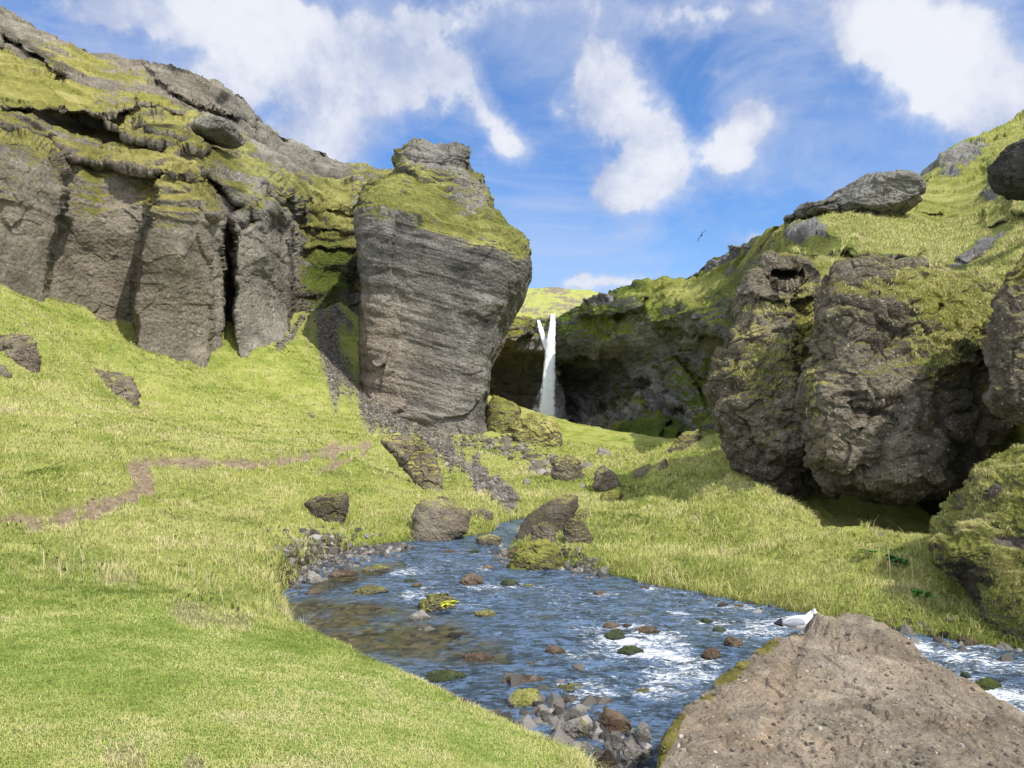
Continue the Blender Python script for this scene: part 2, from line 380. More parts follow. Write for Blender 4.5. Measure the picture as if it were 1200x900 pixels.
# reflection of the open sky painted in blue on the ripple crests
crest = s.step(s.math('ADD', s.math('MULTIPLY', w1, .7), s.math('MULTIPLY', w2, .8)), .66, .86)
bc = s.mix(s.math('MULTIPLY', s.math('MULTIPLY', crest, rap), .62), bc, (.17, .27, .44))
bc = s.mix(foam, bc, (.85, .88, .92))
rg = s.math('ADD', .06, s.math('MULTIPLY', foam, .6))
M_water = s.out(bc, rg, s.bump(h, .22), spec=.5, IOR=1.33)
xs = np.linspace(-8, 20, 700); ys = np.linspace(4.5, 27, 640)
# finer rows near the viewer
ys = 4.5+(27-4.5)*np.linspace(0, 1, 640)**1.35
XX, YG = np.meshgrid(xs, ys); q = np.stack([XX.ravel(), YG.ravel()], 1)
dd = poly_sdf(q, river); wpx, wpy = pix(q, 0*q[:, 0])
calm = np.maximum(sm(1.3, .4, seg_d(wpx, wpy, [(335,722,24),(420,735,42),(520,752,30),(590,768,12)])), .8*sm(1.2, .4, seg_d(wpx, wpy, [(370,690,10),(420,672,12),(470,662,6)])))
calm = np.clip(calm+lowfreq(q, .7, 21)*1.3*calm+lowfreq(q, .2, 22)*.5*calm, 0, 1)
rapid = 1-calm
FOAM = [[(650,700,25),(760,740,40),(800,790,45)],[(430,665,15),(560,665,20)],[(700,790,50),(830,800,30)],[(900,735,30),(800,715,30)],[(1050,755,15),(1200,775,18)],[(1120,800,25),(1200,825,18)],[(480,700,16),(600,695,16)],[(760,690,12),(930,725,14)]]
foam = np.zeros(len(q))
for pl in FOAM: foam = np.maximum(foam, sm(1.8, .2, seg_d(wpx, wpy, pl)))
strong = np.maximum.reduce([sm(1.6,.3,seg_d(wpx,wpy,l)) for l in ([(1040,760,14),(1210,790,14)],[(1110,815,16),(1210,830,14)],[(690,752,10),(800,765,16)],[(760,795,12),(830,785,14)],[(880,738,10),(930,735,12)],[(660,735,8),(700,745,10)])])
foam = foam*.50+strong*.30
th = R(38); ru = q[:, 0]*math.cos(th)+q[:, 1]*math.sin(th); rv = -q[:, 0]*math.sin(th)+q[:, 1]*math.cos(th)
zz = (fbm(np.stack([ru*1.1, rv*2.4, ru*0], 1), 4)*.055+fbm(np.stack([ru*3, rv*7, ru*0+4], 1), 3)*.022)*(.12+.88*rapid)*(.6+.8*foam)
WATER_ATTR = (q, rapid, foam, zz, dd)

# ---------------------------------------------------------------- materials for rocks
M_cliffL = rock_mat('tuff_cliff_rock', (.075,.070,.055), (.205,.193,.155), (.36,.34,.28), unit=2.2, moss=.50, strata=.5, speck=.0, bump=.07, pebb=.45)
M_pillar = rock_mat('tuff_pillar_rock', (.055,.052,.046), (.165,.156,.138), (.34,.325,.285), unit=2.0, moss=.72, tilt=-14., strata=.7, bump=.06, pebb=.3)
M_amphi = rock_mat('gorge_wall_rock', (.085,.083,.078), (.22,.213,.195), (.38,.365,.33), unit=3.0, moss=.42, strata=.6, bump=.07, pebb=.25, mossA=(.19,.21,.035), mossB=(.40,.41,.10), mossC=(.06,.08,.014))
M_block = rock_mat('conglomerate_rock', (.054,.050,.036), (.152,.141,.106), (.29,.272,.215), unit=.8, moss=.72, strata=.3, speck=1., bump=.10, pebb=1.)
M_bould = rock_mat('mossy_boulder_rock', (.045,.038,.029), (.125,.106,.082), (.24,.21,.165), unit=.45, moss=.80, strata=.2, speck=.2, bump=.06, pebb=.5)
M_mossy = rock_mat('moss_covered_rock', (.045,.038,.029), (.125,.106,.082), (.24,.21,.165), unit=.5, moss=.35, strata=.2, bump=.07, mossA=(.21,.22,.05), mossB=(.38,.38,.10), mossC=(.06,.075,.015))
M_red = rock_mat('rusty_stream_rock', (.030,.020,.014), (.10,.068,.046), (.19,.15,.105), unit=.16, moss=1.25, strata=.1, bump=.05, mossA=(.10,.11,.02), mossB=(.2,.19,.05))
M_grey = rock_mat('grey_stream_rock', (.09,.083,.072), (.21,.195,.17), (.33,.31,.27), unit=.16, moss=1.5, strata=.1, bump=.05)
M_green = rock_mat('algae_stream_rock', (.015,.022,.014), (.04,.055,.032), (.09,.105,.06), unit=.16, moss=.85, strata=.1, bump=.05, mossA=(.05,.07,.018), mossB=(.12,.135,.035))
M_cap = rock_mat('grey_outcrop_rock', (.06,.057,.05), (.16,.152,.13), (.30,.285,.24), unit=1.2, moss=1.0, strata=.5, bump=.09)
M_fore = rock_mat('sandy_boulder_rock', (.075,.061,.045), (.195,.165,.123), (.315,.272,.205), unit=.33, moss=2.6, strata=.05, speck=.1, bump=.03, pebb=.5, mossA=(.15,.14,.035), mossB=(.27,.24,.06), mossC=(.09,.08,.02))

# ---------------------------------------------------------------- relief sheets (valley walls)
def poly_px(px, py, poly):
    return poly_sdf(np.stack([px, py], 1), np.array(poly, float))
def sheet(name, ctrl, top, bot, x0, x1, nc, nr, mat, s, amp, strata, back=40., seed=0., paint=None, tilt=(0, 0), extra_amp=None, polys=(), lump=.4, rough_bare=0.):
    ev = rbf_fit([(a/100., b/100.) for a, b, c in ctrl], [math.log(c) for a, b, c in ctrl])
    px = np.linspace(x0, x1, nc); t = np.linspace(0, 1, nr)
    yt = np.interp(px, *zip(*top)); yb = np.interp(px, *zip(*bot))
    PX = np.repeat(px[None], nr, 0); PY = yb[None]+(yt-yb)[None]*t[:, None]
    Y = np.exp(ev(np.stack([PX.ravel()/100, PY.ravel()/100], 1))).reshape(nr, nc)
    jit = fbm(np.stack([PX.ravel()/22, PY.ravel()/22, PX.ravel()*0+seed], 1), 4)*7; jit2 = fbm(np.stack([PX.ravel()/22, PY.ravel()/22, PX.ravel()*0+seed+5], 1), 4)*7
    for pl_, dl, w_ in polys:
        Y = Y*np.exp(dl*sm(0, -w_, poly_px(PX.ravel()+jit, PY.ravel()+jit2, pl_))).reshape(nr, nc)
    V = np.stack([(PX-CX)/F*Y, Y, CZ+(HY-PY)/F*Y], -1)
    k = 26; last = V[-1]; bs = []
    for j in range(1, k+1):
        u = j/k; g = last.copy(); g[:, 1] += back*u*1.0; g[:, 0] *= 1+0*u; g[:, 2] -= back*(.12*u+.5*u*u); bs.append(g)
    V = np.concatenate([V, np.stack(bs)], 0)
    PYf = np.concatenate([PY, np.repeat(PY[-1:], k, 0)], 0).ravel(); PXf = np.concatenate([PX, np.repeat(PX[-1:], k, 0)], 0).ravel()
    Vf = V.reshape(-1, 3); f = grid_faces(nr+k, nc)
    n = normals(Vf, f)
    am = amp*(1 if extra_amp is None else extra_amp(PXf, PYf, Vf))
    if paint: am = am*(1+rough_bare*np.clip(-paint(PXf, PYf, Vf)['moss'], 0, 1))
    fade = np.ones(nr+k)
    fade = np.repeat(fade, nc)
    out = rock_noise(Vf, n, s, 1., strata(PXf, PYf) if callable(strata) else strata, seed, tilt, lump)
    Vf = Vf+(out-Vf)*(am*fade if np.ndim(am) else am*fade)[:, None]
    at = paint(PXf, PYf, Vf) if paint else {}
    for kx in ('moss', 'green', 'dark', 'grassy', 'warm'): at.setdefault(kx, np.zeros(len(Vf)))
    return new_mesh(name, Vf, f, mat, attrs=at)

def blob(px, py, cx, cy, rx, ry, ang=0.):
    c, s_ = math.cos(R(ang)), math.sin(R(ang)); dx, dy = px-cx, py-cy
    return sm(1.3, .5, np.hypot((dx*c+dy*s_)/rx, (-dx*s_+dy*c)/ry))

left_ctrl = [(-150,400,34),(-150,250,35),(-150,150,37),(-150,60,50),(-150,-60,85),(-300,300,30),(-300,-100,80),
 (0,400,43),(0,250,44),(0,165,45),(0,142,47),(0,118,50),(0,60,70),(0,8,92),
 (60,400,46),(60,250,47),(60,180,48),(60,150,54),(60,118,55),(60,80,68),(50,35,90),
 (100,400,49.5),(100,300,50),(100,200,52),(100,172,55),(100,150,58),(100,125,58),(100,60,96),
 (150,430,51),(150,300,52),(150,200,53),(150,172,56),(150,150,59),(150,125,62),(150,90,84),(150,70,100),
 (210,460,52),(210,300,53),(210,200,55),(210,175,58),(210,150,62),(210,125,70),(215,100,88),(200,78,102),
 (265,440,58),(265,300,59),(260,220,60),(255,180,66),(250,150,76),(250,95,108),(290,125,113),
 (310,410,62),(310,300,63),(310,240,64),(310,205,68),(305,180,84),(305,150,105),(342,395,68),(342,230,72),(340,165,118),
 (352,380,76),(352,300,78),(355,250,80),(352,220,84),
 (385,372,80),(385,300,82),(385,255,86),(385,230,92),(385,205,108),(380,178,128),
 (420,372,83),(425,300,84),(425,250,88),(420,215,98),(410,192,130),(500,400,92),(500,200,125),(620,400,100),(620,200,130)]
left_polys = [
 ([(-320,152),(0,150),(40,158),(68,175),(84,200),(80,250),(64,300),(60,340),(66,420),(-320,440)], -.10, 9),
 ([(-20,128),(40,128),(75,150),(130,178),(190,182),(240,160),(300,205),(345,222),(342,240),(318,232),(296,246),(268,232),(240,205),(180,207),(130,196),(80,190),(60,165),(0,150)], -.045, 5),
 ([(176,215),(200,196),(226,196),(238,225),(262,262),(270,300),(267,460),(150,470),(154,330),(160,280),(170,250)], -.125, 9),
 ([(232,240),(262,262),(270,300),(267,460),(244,470),(246,300)], .035, 5),
 ([(270,250),(300,240),(334,222),(342,250),(347,300),(347,370),(334,410),(272,450),(268,300)], -.125, 9),
 ([(268,240),(300,246),(302,262),(276,282),(268,275)], .05, 4),
 ([(110,144),(180,130),(236,140),(252,162),(240,182),(205,176),(160,166)], -.05, 4),
 ([(150,142),(190,136),(236,146),(248,160),(236,170),(180,158)], -.03, 3),
 ([(0,112),(60,118),(110,122),(170,122),(130,140),(60,132),(0,128)], -.06, 4),
 ([(160,105),(205,112),(235,128),(232,138),(190,130),(160,122)], -.04, 3),
 ([(350,238),(425,242),(425,250),(350,246)], -.014, 3),([(350,262),(425,262),(425,272),(352,268)], -.014, 3),([(356,284),(425,282),(425,292),(360,292)], -.014, 3),
 ([(170,74),(200,78),(250,93),(285,113),(306,140),(300,152),(280,140),(240,130),(200,110),(180,95)], -.06, 5),
 ([(0,38),(40,60),(80,92),(70,100),(30,74),(0,60)], .05, 3)]
def pl(px, py, v):
    m = np.zeros(len(px)); g = np.zeros(len(px)); dk = np.zeros(len(px))
    m += -.55*sm(200, 290, py)*sm(360, 330, px)+.22*blob(px,py,210,240,45,45)          # bare walls
    m += .35*blob(px,py,205,235,45,40)+.8*blob(px,py,385,290,36,85)+.3*blob(px,py,105,235,20,60)
    m += .55*blob(px,py,110,75,90,18,20)+.5*blob(px,py,60,100,60,30)+.35*blob(px,py,230,180,90,25,5)+.5*blob(px,py,360,225,50,35)
    m += .5*blob(px,py,170,115,40,8,25)
    m += -.75*blob(px,py,270,120,70,30,30)-.75*blob(px,py,345,180,60,22,25)-.5*blob(px,py,130,72,40,6,22)-.4*blob(px,py,60,45,80,7,22)
    m += -.3*blob(px,py,230,70,40,15,20)
    sk = np.interp(px, [0,50,100,165,200,250,285,305,340,380,410], [8,35,60,72,78,95,115,140,165,178,192])
    m += -.75*sm(62, 30, py-sk+fbm(v/6, 3)*22)*sm(-60,20,px)*sm(420,395,px)+.6*blob(px,py,110,66,60,5,18)
    m += -.45*sm(.05,.35,fbm(v/9+4, 4))*sm(210,170,py)*sm(340,300,px)
    g += .45*blob(px,py,105,235,18,50)+.7*blob(px,py,385,330,36,55)+.5*blob(px,py,280,260,15,50)
    dk += .9*blob(px,py,100,152,55,9,16)+.85*blob(px,py,205,82,14,4,20)+.9*blob(px,py,260,116,8,6)+.8*blob(px,py,245,172,8,8)+.7*blob(px,py,275,222,14,8)+.8*blob(px,py,190,150,22,5,0)+.2*blob(px,py,78,300,7,60)+.6*blob(px,py,30,50,60,4,35)+.6*blob(px,py,413,330,6,50)  # shade of the cave, ledges and gaps painted into the colour
    return dict(moss=m, green=np.clip(g,0,1), dark=np.clip(dk,0,1), warm=.25*sm(345,320,px)*sm(280,240,px)+.08, grassy=.5*sm(190,120,py))
cliff = sheet('cliff', left_ctrl, [(-300,-140),(-150,-60),(0,8),(50,35),(100,60),(165,72),(200,78),(250,95),(285,115),(305,140),(340,165),(380,178),(410,192),(440,194),(620,210)],
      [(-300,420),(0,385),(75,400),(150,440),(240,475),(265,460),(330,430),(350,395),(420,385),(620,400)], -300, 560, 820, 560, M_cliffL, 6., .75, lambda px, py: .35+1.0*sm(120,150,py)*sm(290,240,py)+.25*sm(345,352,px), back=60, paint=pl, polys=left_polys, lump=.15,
      extra_amp=lambda px, py, v: np.clip(v[:, 1]/55, .5, 1.5)*(1-.45*sm(230, 320, py)*sm(420,330,px)))
tag(cliff, 'tuff cliff of mossy buttresses rising to a barren ridge on the left', 'cliff', kind='structure')

right_ctrl = [(500,372,135),(500,560,130),(560,375,140),(600,372,145),(640,375,150),(660,372,148),(700,355,140),(720,337,138),(760,328,134),(800,325,128),(830,308,118),(870,288,100),(900,262,85),(930,255,75),
 (600,400,143),(640,400,150),(680,400,138),(720,395,124),(740,375,122),(760,372,108),(800,352,104),(840,345,94),(800,362,101),(860,340,88),(760,385,118),
 (590,412,145),(590,425,152),(600,470,157),(640,425,153),(650,470,158),(640,500,150),
 (700,440,154),(740,430,138),(680,480,152),(700,505,143),(760,420,122),(790,395,112),(800,440,108),(800,380,104),(820,420,100),(825,380,92),(860,420,86),(860,380,84),(800,500,95),(760,520,95),(740,540,92),(830,500,85),(860,480,80),
 (740,570,80),(700,560,100),(640,560,140),(600,530,150),
 (900,330,70),(930,350,31),(960,400,28),(940,450,27),(960,560,27),(870,560,50),(920,300,50),(960,300,34),(980,275,52),(1000,285,42),(1050,285,44),
 (930,262,66),(1000,240,68),(1075,228,80),(1110,184,100),(1150,158,112),(1200,132,120),(1300,85,130),(1400,40,140),
 (1150,200,90),(1100,260,66),(1150,260,56),(1200,240,45),(1100,320,29),(1150,350,24.5),(1200,350,22),(1200,300,28),(1080,340,26),(1000,330,29),(1300,300,25),(1400,300,22),(1300,150,60),
 (1100,400,24.5),(1050,600,25),(1180,600,21),(1350,600,16),(1400,420,18),(1250,480,19),(1050,303,36),(1050,400,27)]
right_polys = [
 ([(922,264),(1000,250),(1012,272),(985,300),(925,302)], -.06, 4),([(1075,232),(1110,240),(1105,252),(1070,246)], -.02, 3),([(1180,215),(1230,225),(1220,260),(1185,250)], -.08, 4),
 ([(575,416),(600,407),(634,409),(650,424),(656,470),(650,530),(560,530),(566,430)], .045, 5),
 ([(652,425),(690,414),(722,424),(748,440),(768,462),(722,474),(660,505)], .055, 6),
 ([(758,376),(800,362),(845,345),(866,330),(880,420),(852,400),(838,392),(800,390),(775,388)], -.06, 4),
 ([(690,350),(720,336),(760,345),(750,362),(700,372),(672,372)], -.05, 4),
 ([(655,486),(700,470),(750,474),(790,490),(770,520),(700,520),(660,530)], -.05, 4),
 ([(700,540),(740,505),(790,500),(840,505),(840,560),(700,570)], -.06, 5),
 ([(793,512),(800,496),(812,495),(818,512)], .05, 3),
 ([(765,425),(790,415),(812,440),(830,470),(815,490),(785,470)], -.04, 4),
 ([(575,372),(620,376),(622,392),(600,402),(575,400)], -.03, 3),
 ([(985,290),(1050,282),(1085,290),(1075,302),(1000,306)], -.09, 3),
 ([(1115,300),(1150,285),(1165,292),(1130,312)], -.04, 3),([(1140,330),(1180,310),(1190,325),(1150,345)], -.04, 3),
 ([(1085,345),(1130,325),(1140,338),(1100,360)], -.04, 3),([(1150,245),(1175,235),(1180,262),(1155,270)], -.06, 3)]
def pr(px, py, v):
    m = np.zeros(len(px)); g = np.zeros(len(px)); dk = np.zeros(len(px))
    line = np.interp(px, [540,600,650,700,745,770,830,870], [400,402,405,415,430,400,400,380])
    upper = sm(8, -10, py-line)*sm(880, 840, px)
    lower = sm(-8, 10, py-line)*sm(900, 860, px)
    m += .25*upper-.3*lower
    g += .65*blob(px,py,700,395,70,35,20)*upper
    m += .55*blob(px,py,800,420,50,45,-40)*lower+.5*blob(px,py,700,430,50,26,20)+.85*blob(px,py,740,520,60,28,-20)+.4*blob(px,py,840,460,30,60)
    g += .75*blob(px,py,740,525,70,30,-15)+.4*blob(px,py,800,430,50,50)
    dk += .85*blob(px,py,600,440,36,24)+.85*blob(px,py,700,440,48,9,-25)+.75*blob(px,py,690,485,60,6,-25)+.7*blob(px,py,760,425,36,9,35)+.8*blob(px,py,804,500,12,8)+.7*blob(px,py,775,352,28,7,15)  # painted shade in the caves and under the overhangs of the gorge
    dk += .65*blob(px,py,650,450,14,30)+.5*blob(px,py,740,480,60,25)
    m += -.75*blob(px,py,815,395,14,40)*sm(360,375,py)-.7*blob(px,py,770,460,35,16,40)-.6*blob(px,py,670,480,40,16,-20)
    grass = sm(850, 900, px)+sm(340, 325, py+(px-700)*-.0)*sm(700,760,px)*.0
    grass = np.clip(sm(860, 930, px)+blob(px,py,820,335,60,14,-20)*1., 0, 1)
    m += .75*grass
    m += -1.0*blob(px,py,1125,305,40,5,-25)-1.0*blob(px,py,1165,285,36,6,-30)-.9*blob(px,py,1090,255,24,4,10)-.9*blob(px,py,1180,315,24,7,-20)-1.*blob(px,py,945,275,26,12,0)-.8*blob(px,py,860,300,30,5,-25)-.8*blob(px,py,815,318,24,5,-20)-1.0*blob(px,py,705,350,18,6,-10)
    m += -1.3*blob(px,py,1130,185,45,18,-30)-1.2*blob(px,py,1160,225,16,14)-.75*blob(px,py,960,285,35,22,0)-.9*blob(px,py,1030,300,40,9,-8)-.8*blob(px,py,1140,300,30,12,-40)-.6*blob(px,py,1115,320,25,8,-15)-.8*blob(px,py,1170,260,15,22)
    g += .5*blob(px,py,980,290,50,18,0)+.4*blob(px,py,740,350,40,20)
    dk += .6*blob(px,py,955,283,28,12)
    dk += 1.*sm(545,575,py)*sm(870,900,px)*sm(1160,1130,px)  # painted shade at the back of the hollow under the right blocks
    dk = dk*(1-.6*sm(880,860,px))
    gx2 = .9*blob(px,py,715,388,55,22,20)+.8*blob(px,py,745,350,40,10,0)+.7*blob(px,py,740,535,60,18,-20)
    m = m+.35*blob(px,py,715,388,55,22,20); grass = np.clip(grass+gx2, 0, 1)
    return dict(moss=m, green=np.clip(g,0,1), dark=np.clip(dk,0,1), grassy=np.clip(grass,0,1), warm=.5*sm(640,600,px))
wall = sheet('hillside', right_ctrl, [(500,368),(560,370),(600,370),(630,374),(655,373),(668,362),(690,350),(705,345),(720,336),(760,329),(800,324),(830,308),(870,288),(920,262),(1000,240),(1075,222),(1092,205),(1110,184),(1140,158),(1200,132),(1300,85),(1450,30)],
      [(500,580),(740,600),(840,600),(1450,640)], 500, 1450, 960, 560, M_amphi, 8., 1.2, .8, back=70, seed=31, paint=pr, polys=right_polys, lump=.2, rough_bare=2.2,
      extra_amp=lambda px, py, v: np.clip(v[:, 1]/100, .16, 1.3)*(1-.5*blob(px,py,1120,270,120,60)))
tag(wall, 'mossy gorge wall and grassy hillside around the waterfall', 'hillside', kind='structure')

# far green hills behind the fall
s = NT('far_hill_grass'); p = s.pos()
f = s.math('ADD', s.math('MULTIPLY', s.noise(p, .035, 5, .6), .8), s.math('MULTIPLY', s.noise(p, .4, 4, .7), .4))
M_far = s.out(s.ramp(f, [(.45, (.22, .27, .05)), (.62, (.36, .37, .10)), (.70, (.2, .17, .12)), (.85, (.26, .22, .17))]), .95, s.bump(f, 3.), spec=.1)
def far_hill(name, prof, Yd, label):
    xs = np.linspace(prof[0][0], prof[-1][0], 260); yt = np.interp(xs, *zip(*prof)); V = []
    nr_ = 70
    for j in range(nr_):
        t = j/(nr_-1); Y = Yd*(.55+.45*t) if t < .8 else Yd*(.55+.45*.8)+(t-.8)*Yd*2
        u = min(t/.8, 1); zz = (CZ+(HY-yt)/F*Yd*.91)*(u**.9)*(1 if t < .8 else 1-(t-.8)*1.5)
        V.append(np.stack([(xs-CX)/F*Yd*.91, np.full(260, Y), zz], 1))
    V = np.concatenate(V); V[:, 2] += fbm(V/18, 4)*2.2+fbm(V/60, 2)*1.5
    o = new_mesh(name, V, grid_faces(nr_, 260), M_far)
    tag(o, label, 'hill', kind='structure')
far_hill('hill', [(300,420),(560,352),(600,343),(625,338),(650,336),(690,337),(720,350),(800,372),(1000,440)], 330., 'distant yellow green hills behind the waterfall')

# ---------------------------------------------------------------- central pillar
def pillar():
    rings = [ # yl, yr, xl, xr, front depth, back depth
     (520,545,420,580,60,86),(500,525,421,577,60.5,86),(452,505,421,575,60.8,86),(420,470,421,571.5,61,86),(380,430,421,573,61,86),(340,385,421,590,60.5,86),(305,350,420,607,60,86),
     (270,322,418,619,59.5,87),(245,303,417,623,59.5,88),(232,294,418,622,60,88),(224,283,421,617,62,88),(217,270,428,603,65,88),(211,256,437,588,68,88),(206,244,446,577,70,87),
     (201,226,454,574,71,86),(194,210,461,569,71.5,85),(188,197,465,553,72,84),(178,187,468,551,72.3,84),(170,176,476,549,73,83),(165,168,486,537,75,82)]
    n = len(rings); A = np.array(rings, float)
    m = 460; nv = 620
    t = np.linspace(0, n-1, nv); B = np.stack([np.interp(t, np.arange(n), A[:, k]) for k in range(6)], 1)
    th = np.linspace(0, 2*math.pi, m, endpoint=False)
    ex = 2/5.5
    cu = np.sign(np.cos(th))*np.abs(np.cos(th))**ex; su = np.sign(np.sin(th))*np.abs(np.sin(th))**ex
    V = []
    for yl, yr, xl, xr, y0, y1 in B:
        px = (xl+xr)/2+(xr-xl)/2*cu; py = yl+(yr-yl)*(px-xl)/(xr-xl)
        yc = y0+(y1-y0)*.32
        Y = np.where(su < 0, yc+su*(yc-y0), yc+su*(y1-yc))
        Y = Y+np.where(su < 0, 2.0*(cu-.1)*.5, 0)
        ye = np.minimum(Y, yc); Xw = (px-CX)/F*ye; Zw = CZ+(HY-py)/F*ye
        V.append(np.stack([Xw, Y, Zw], 1))
    V = np.concatenate(V)
    i = np.arange(nv-1)[:, None]*m+np.arange(m)[None]; j = np.arange(nv-1)[:, None]*m+(np.arange(m)[None]+1) % m
    f = np.stack([i, j, j+m, i+m], -1).reshape(-1, 4)
    top = len(V); V = np.concatenate([V, [V[-m:].mean(0)+[0, 0, .3]]])
    tf = np.stack([np.arange(top-m, top), (np.arange(m)+1) % m+top-m, np.full(m, top)], 1)
    nrm = normals(V, f); nrm[-1] = (0, 0, 1)
    px, py = CX+V[:, 0]/V[:, 1]*F, HY-(V[:, 2]-CZ)/V[:, 1]*F
    ledge = 245+(px-420)*.28
    up = sm(8, -8, py-ledge)
    V2 = rock_noise(V, nrm, 6.5, 1., .18, 3.3, tilt=(.22, 0), lump=.3, fac=.6)
    V3 = rock_noise(V, nrm, 4.5, .8, .4, 3.3, lump=.3, fac=1.1); V2 = V2+(V3-V2)*up[:, None]
    # diagonal bedding grooves on the face
    q = np.stack([V[:, 0]*.08, V[:, 1]*.1, (V[:, 2]+V[:, 0]*.25)*1.1], 1)
    gb_ = fbm(q, 4); gro = gb_*.2+np.sign(gb_)*np.abs(gb_)**.5*.07*(1+fbm(V/6+4, 2)); bigf, bigc = facet(V/np.array([7., 7., 15.])+.3*fbm(V/9, 2)[:, None]+5.2); gro = gro+bigf*.6-.4*(1-bigc)*sm(.2,.6,fbm(V/11+2,2)+.3)
    V2 = V+(V2-V)*(.7+.6*up)[:, None]+nrm*(gro*(1-up))[:, None]*.7
    at = dict(moss=.75*sm(30, -6, py-ledge-6)-.5*(1-up)-1.0*blob(px,py,515,180,45,20)-.7*blob(px,py,550,225,26,32)+.3*blob(px,py,600,320,14,25),
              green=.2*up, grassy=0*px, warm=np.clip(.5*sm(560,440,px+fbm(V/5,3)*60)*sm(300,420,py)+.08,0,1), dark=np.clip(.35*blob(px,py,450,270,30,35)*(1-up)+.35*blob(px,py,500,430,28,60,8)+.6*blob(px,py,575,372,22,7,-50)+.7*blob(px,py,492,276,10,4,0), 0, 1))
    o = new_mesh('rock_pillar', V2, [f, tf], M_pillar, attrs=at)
    return tag(o, 'huge grey rock pillar with overhanging mossy top, left of the waterfall', 'rock pillar')
pillar()

# ---------------------------------------------------------------- boulders from hulls
def silhouette(poly, Y, t, lean=0., shrink=.62):
    """points around a photo outline at distance Y with half thickness t (fraction of width)"""
    pts = []
    c = np.mean(poly, 0); w = (max(a for a, b in poly)-min(a for a, b in poly))/F*Y
    for k, sc in ((-1, shrink), (-.5, .9), (0, 1.), (.5, .9), (1, shrink)):
        for (a, b) in poly:
            x, y = c[0]+(a-c[0])*sc, c[1]+(b-c[1])*sc
            p_ = P(x, y, Y); pts.append((p_[0], Y+k*t*w+lean*(p_[2]-P(c[0], c[1], Y)[2]), p_[2]))
    return pts
def rock(name, hulls, mat, lvl, s, amp, label, cat, group=None, seed=0., strata=0., sharp=22., paint=None, parent=None, fine=True, fac=1., lump=.4):
    vs, fs, off = [], [], 0
    for pts in hulls:
        v, f = hull_shell(pts, lvl, sharp); nn = normals(v, f)
        v = rock_noise(v, nn, s, amp, strata, seed, lump=lump, fac=fac)
        if fine: v = v+nn*(fbm(v/(s*.09)+seed, 3)*amp*.11)[:, None]
        vs.append(v); fs.append(f+off); off += len(v)
    v = np.concatenate(vs); f = np.concatenate(fs)
    px, py = CX+v[:, 0]/v[:, 1]*F, HY-(v[:, 2]-CZ)/v[:, 1]*F
    at = paint(px, py, v) if paint else {}
    for k in ('moss', 'green', 'dark', 'grassy', 'warm'): at.setdefault(k, np.zeros(len(v)))
    o = new_mesh(name, v, f, mat, parent=parent, attrs=at)
    if label: tag(o, label, cat, group)
    return o

def pillow(poly, Yf, T, lean=.25, p_=3.5, nth=360, nrho=120, jit=.6, seed=0., polys=(), back=1.0, tiltx=0.):
    """closed rock body with the given outline, a fairly flat face and rounded flanks"""
    A = np.array(poly, float); A2 = np.vstack([A, A[:1]]); L = np.concatenate([[0], np.cumsum(np.hypot(*np.diff(A2, axis=0).T))])
    t = np.linspace(0, L[-1], nth, endpoint=False); b = np.stack([np.interp(t, L, A2[:, k]) for k in (0, 1)], 1)
    c = A.mean(0); w = (A[:, 0].max()-A[:, 0].min())
    sz = math.sqrt(w*(A[:, 1].max()-A[:, 1].min()))
    for k in range(2): # soften the corners a little
        b = .5*b+.25*(np.roll(b, 1, 0)+np.roll(b, -1, 0))
    q3 = np.stack([b[:, 0]/sz*9, b[:, 1]/sz*9, np.full(nth, seed)], 1)
    b = b+(b-c)/np.linalg.norm(b-c, axis=1)[:, None]*(fbm(q3, 4)*sz*.035*jit)[:, None]
    rho = np.concatenate([1-(1-np.linspace(0, 1, nrho))**1.8, (1-np.linspace(0, 1, nrho//2)[1:]**1.3)])
    isb = np.concatenate([np.zeros(nrho, bool), np.ones(nrho//2-1, bool)])
    rr = np.repeat(rho, nth); bb = np.tile(b, (len(rho), 1)); q = c+(bb-c)*rr[:, None]; isb = np.repeat(isb, nth)
    zrel = (A[:, 1].max()-q[:, 1])/F*Yf
    base = Yf+lean*zrel+tiltx*(q[:, 0]-c[0])/F*Yf
    edge = 1-np.sqrt(np.clip(1-rr**p_, 0, 1))
    front = base+T*edge; bk = base+T+T*back*np.sqrt(np.clip(1-rr**2, 0, 1))
    for pl_, dl, w_ in polys:
        front = front*np.exp(dl*sm(0, -w_, poly_px(q[:, 0]+fbm(np.stack([q[:, 0]/14, q[:, 1]/14, rr*0], 1), 3)*4, q[:, 1]+fbm(np.stack([q[:, 0]/14, q[:, 1]/14, rr*0+5], 1), 3)*4, pl_))*(1-rr**8))
    Y = np.where(isb, bk, front)
    V = np.stack([(q[:, 0]-CX)/F*Y, Y, CZ+(HY-q[:, 1])/F*Y], 1)
    n = len(rho); i = np.arange(n-1)[:, None]*nth+np.arange(nth)[None]; j = np.arange(n-1)[:, None]*nth+(np.arange(nth)[None]+1) % nth
    f = np.stack([i, i+nth, j+nth, j], -1).reshape(-1, 4)
    nn = normals(V, f); k = nth*3; nn[:k] = nn[nth*2:k].mean(0); nn[:k] /= np.linalg.norm(nn[0]); nn[-nth*2:] = (0, 1, 0)
    if (nn[:nth, 1] > 0).all(): nn = -nn; f = f[:, ::-1]
    return V, f, nn
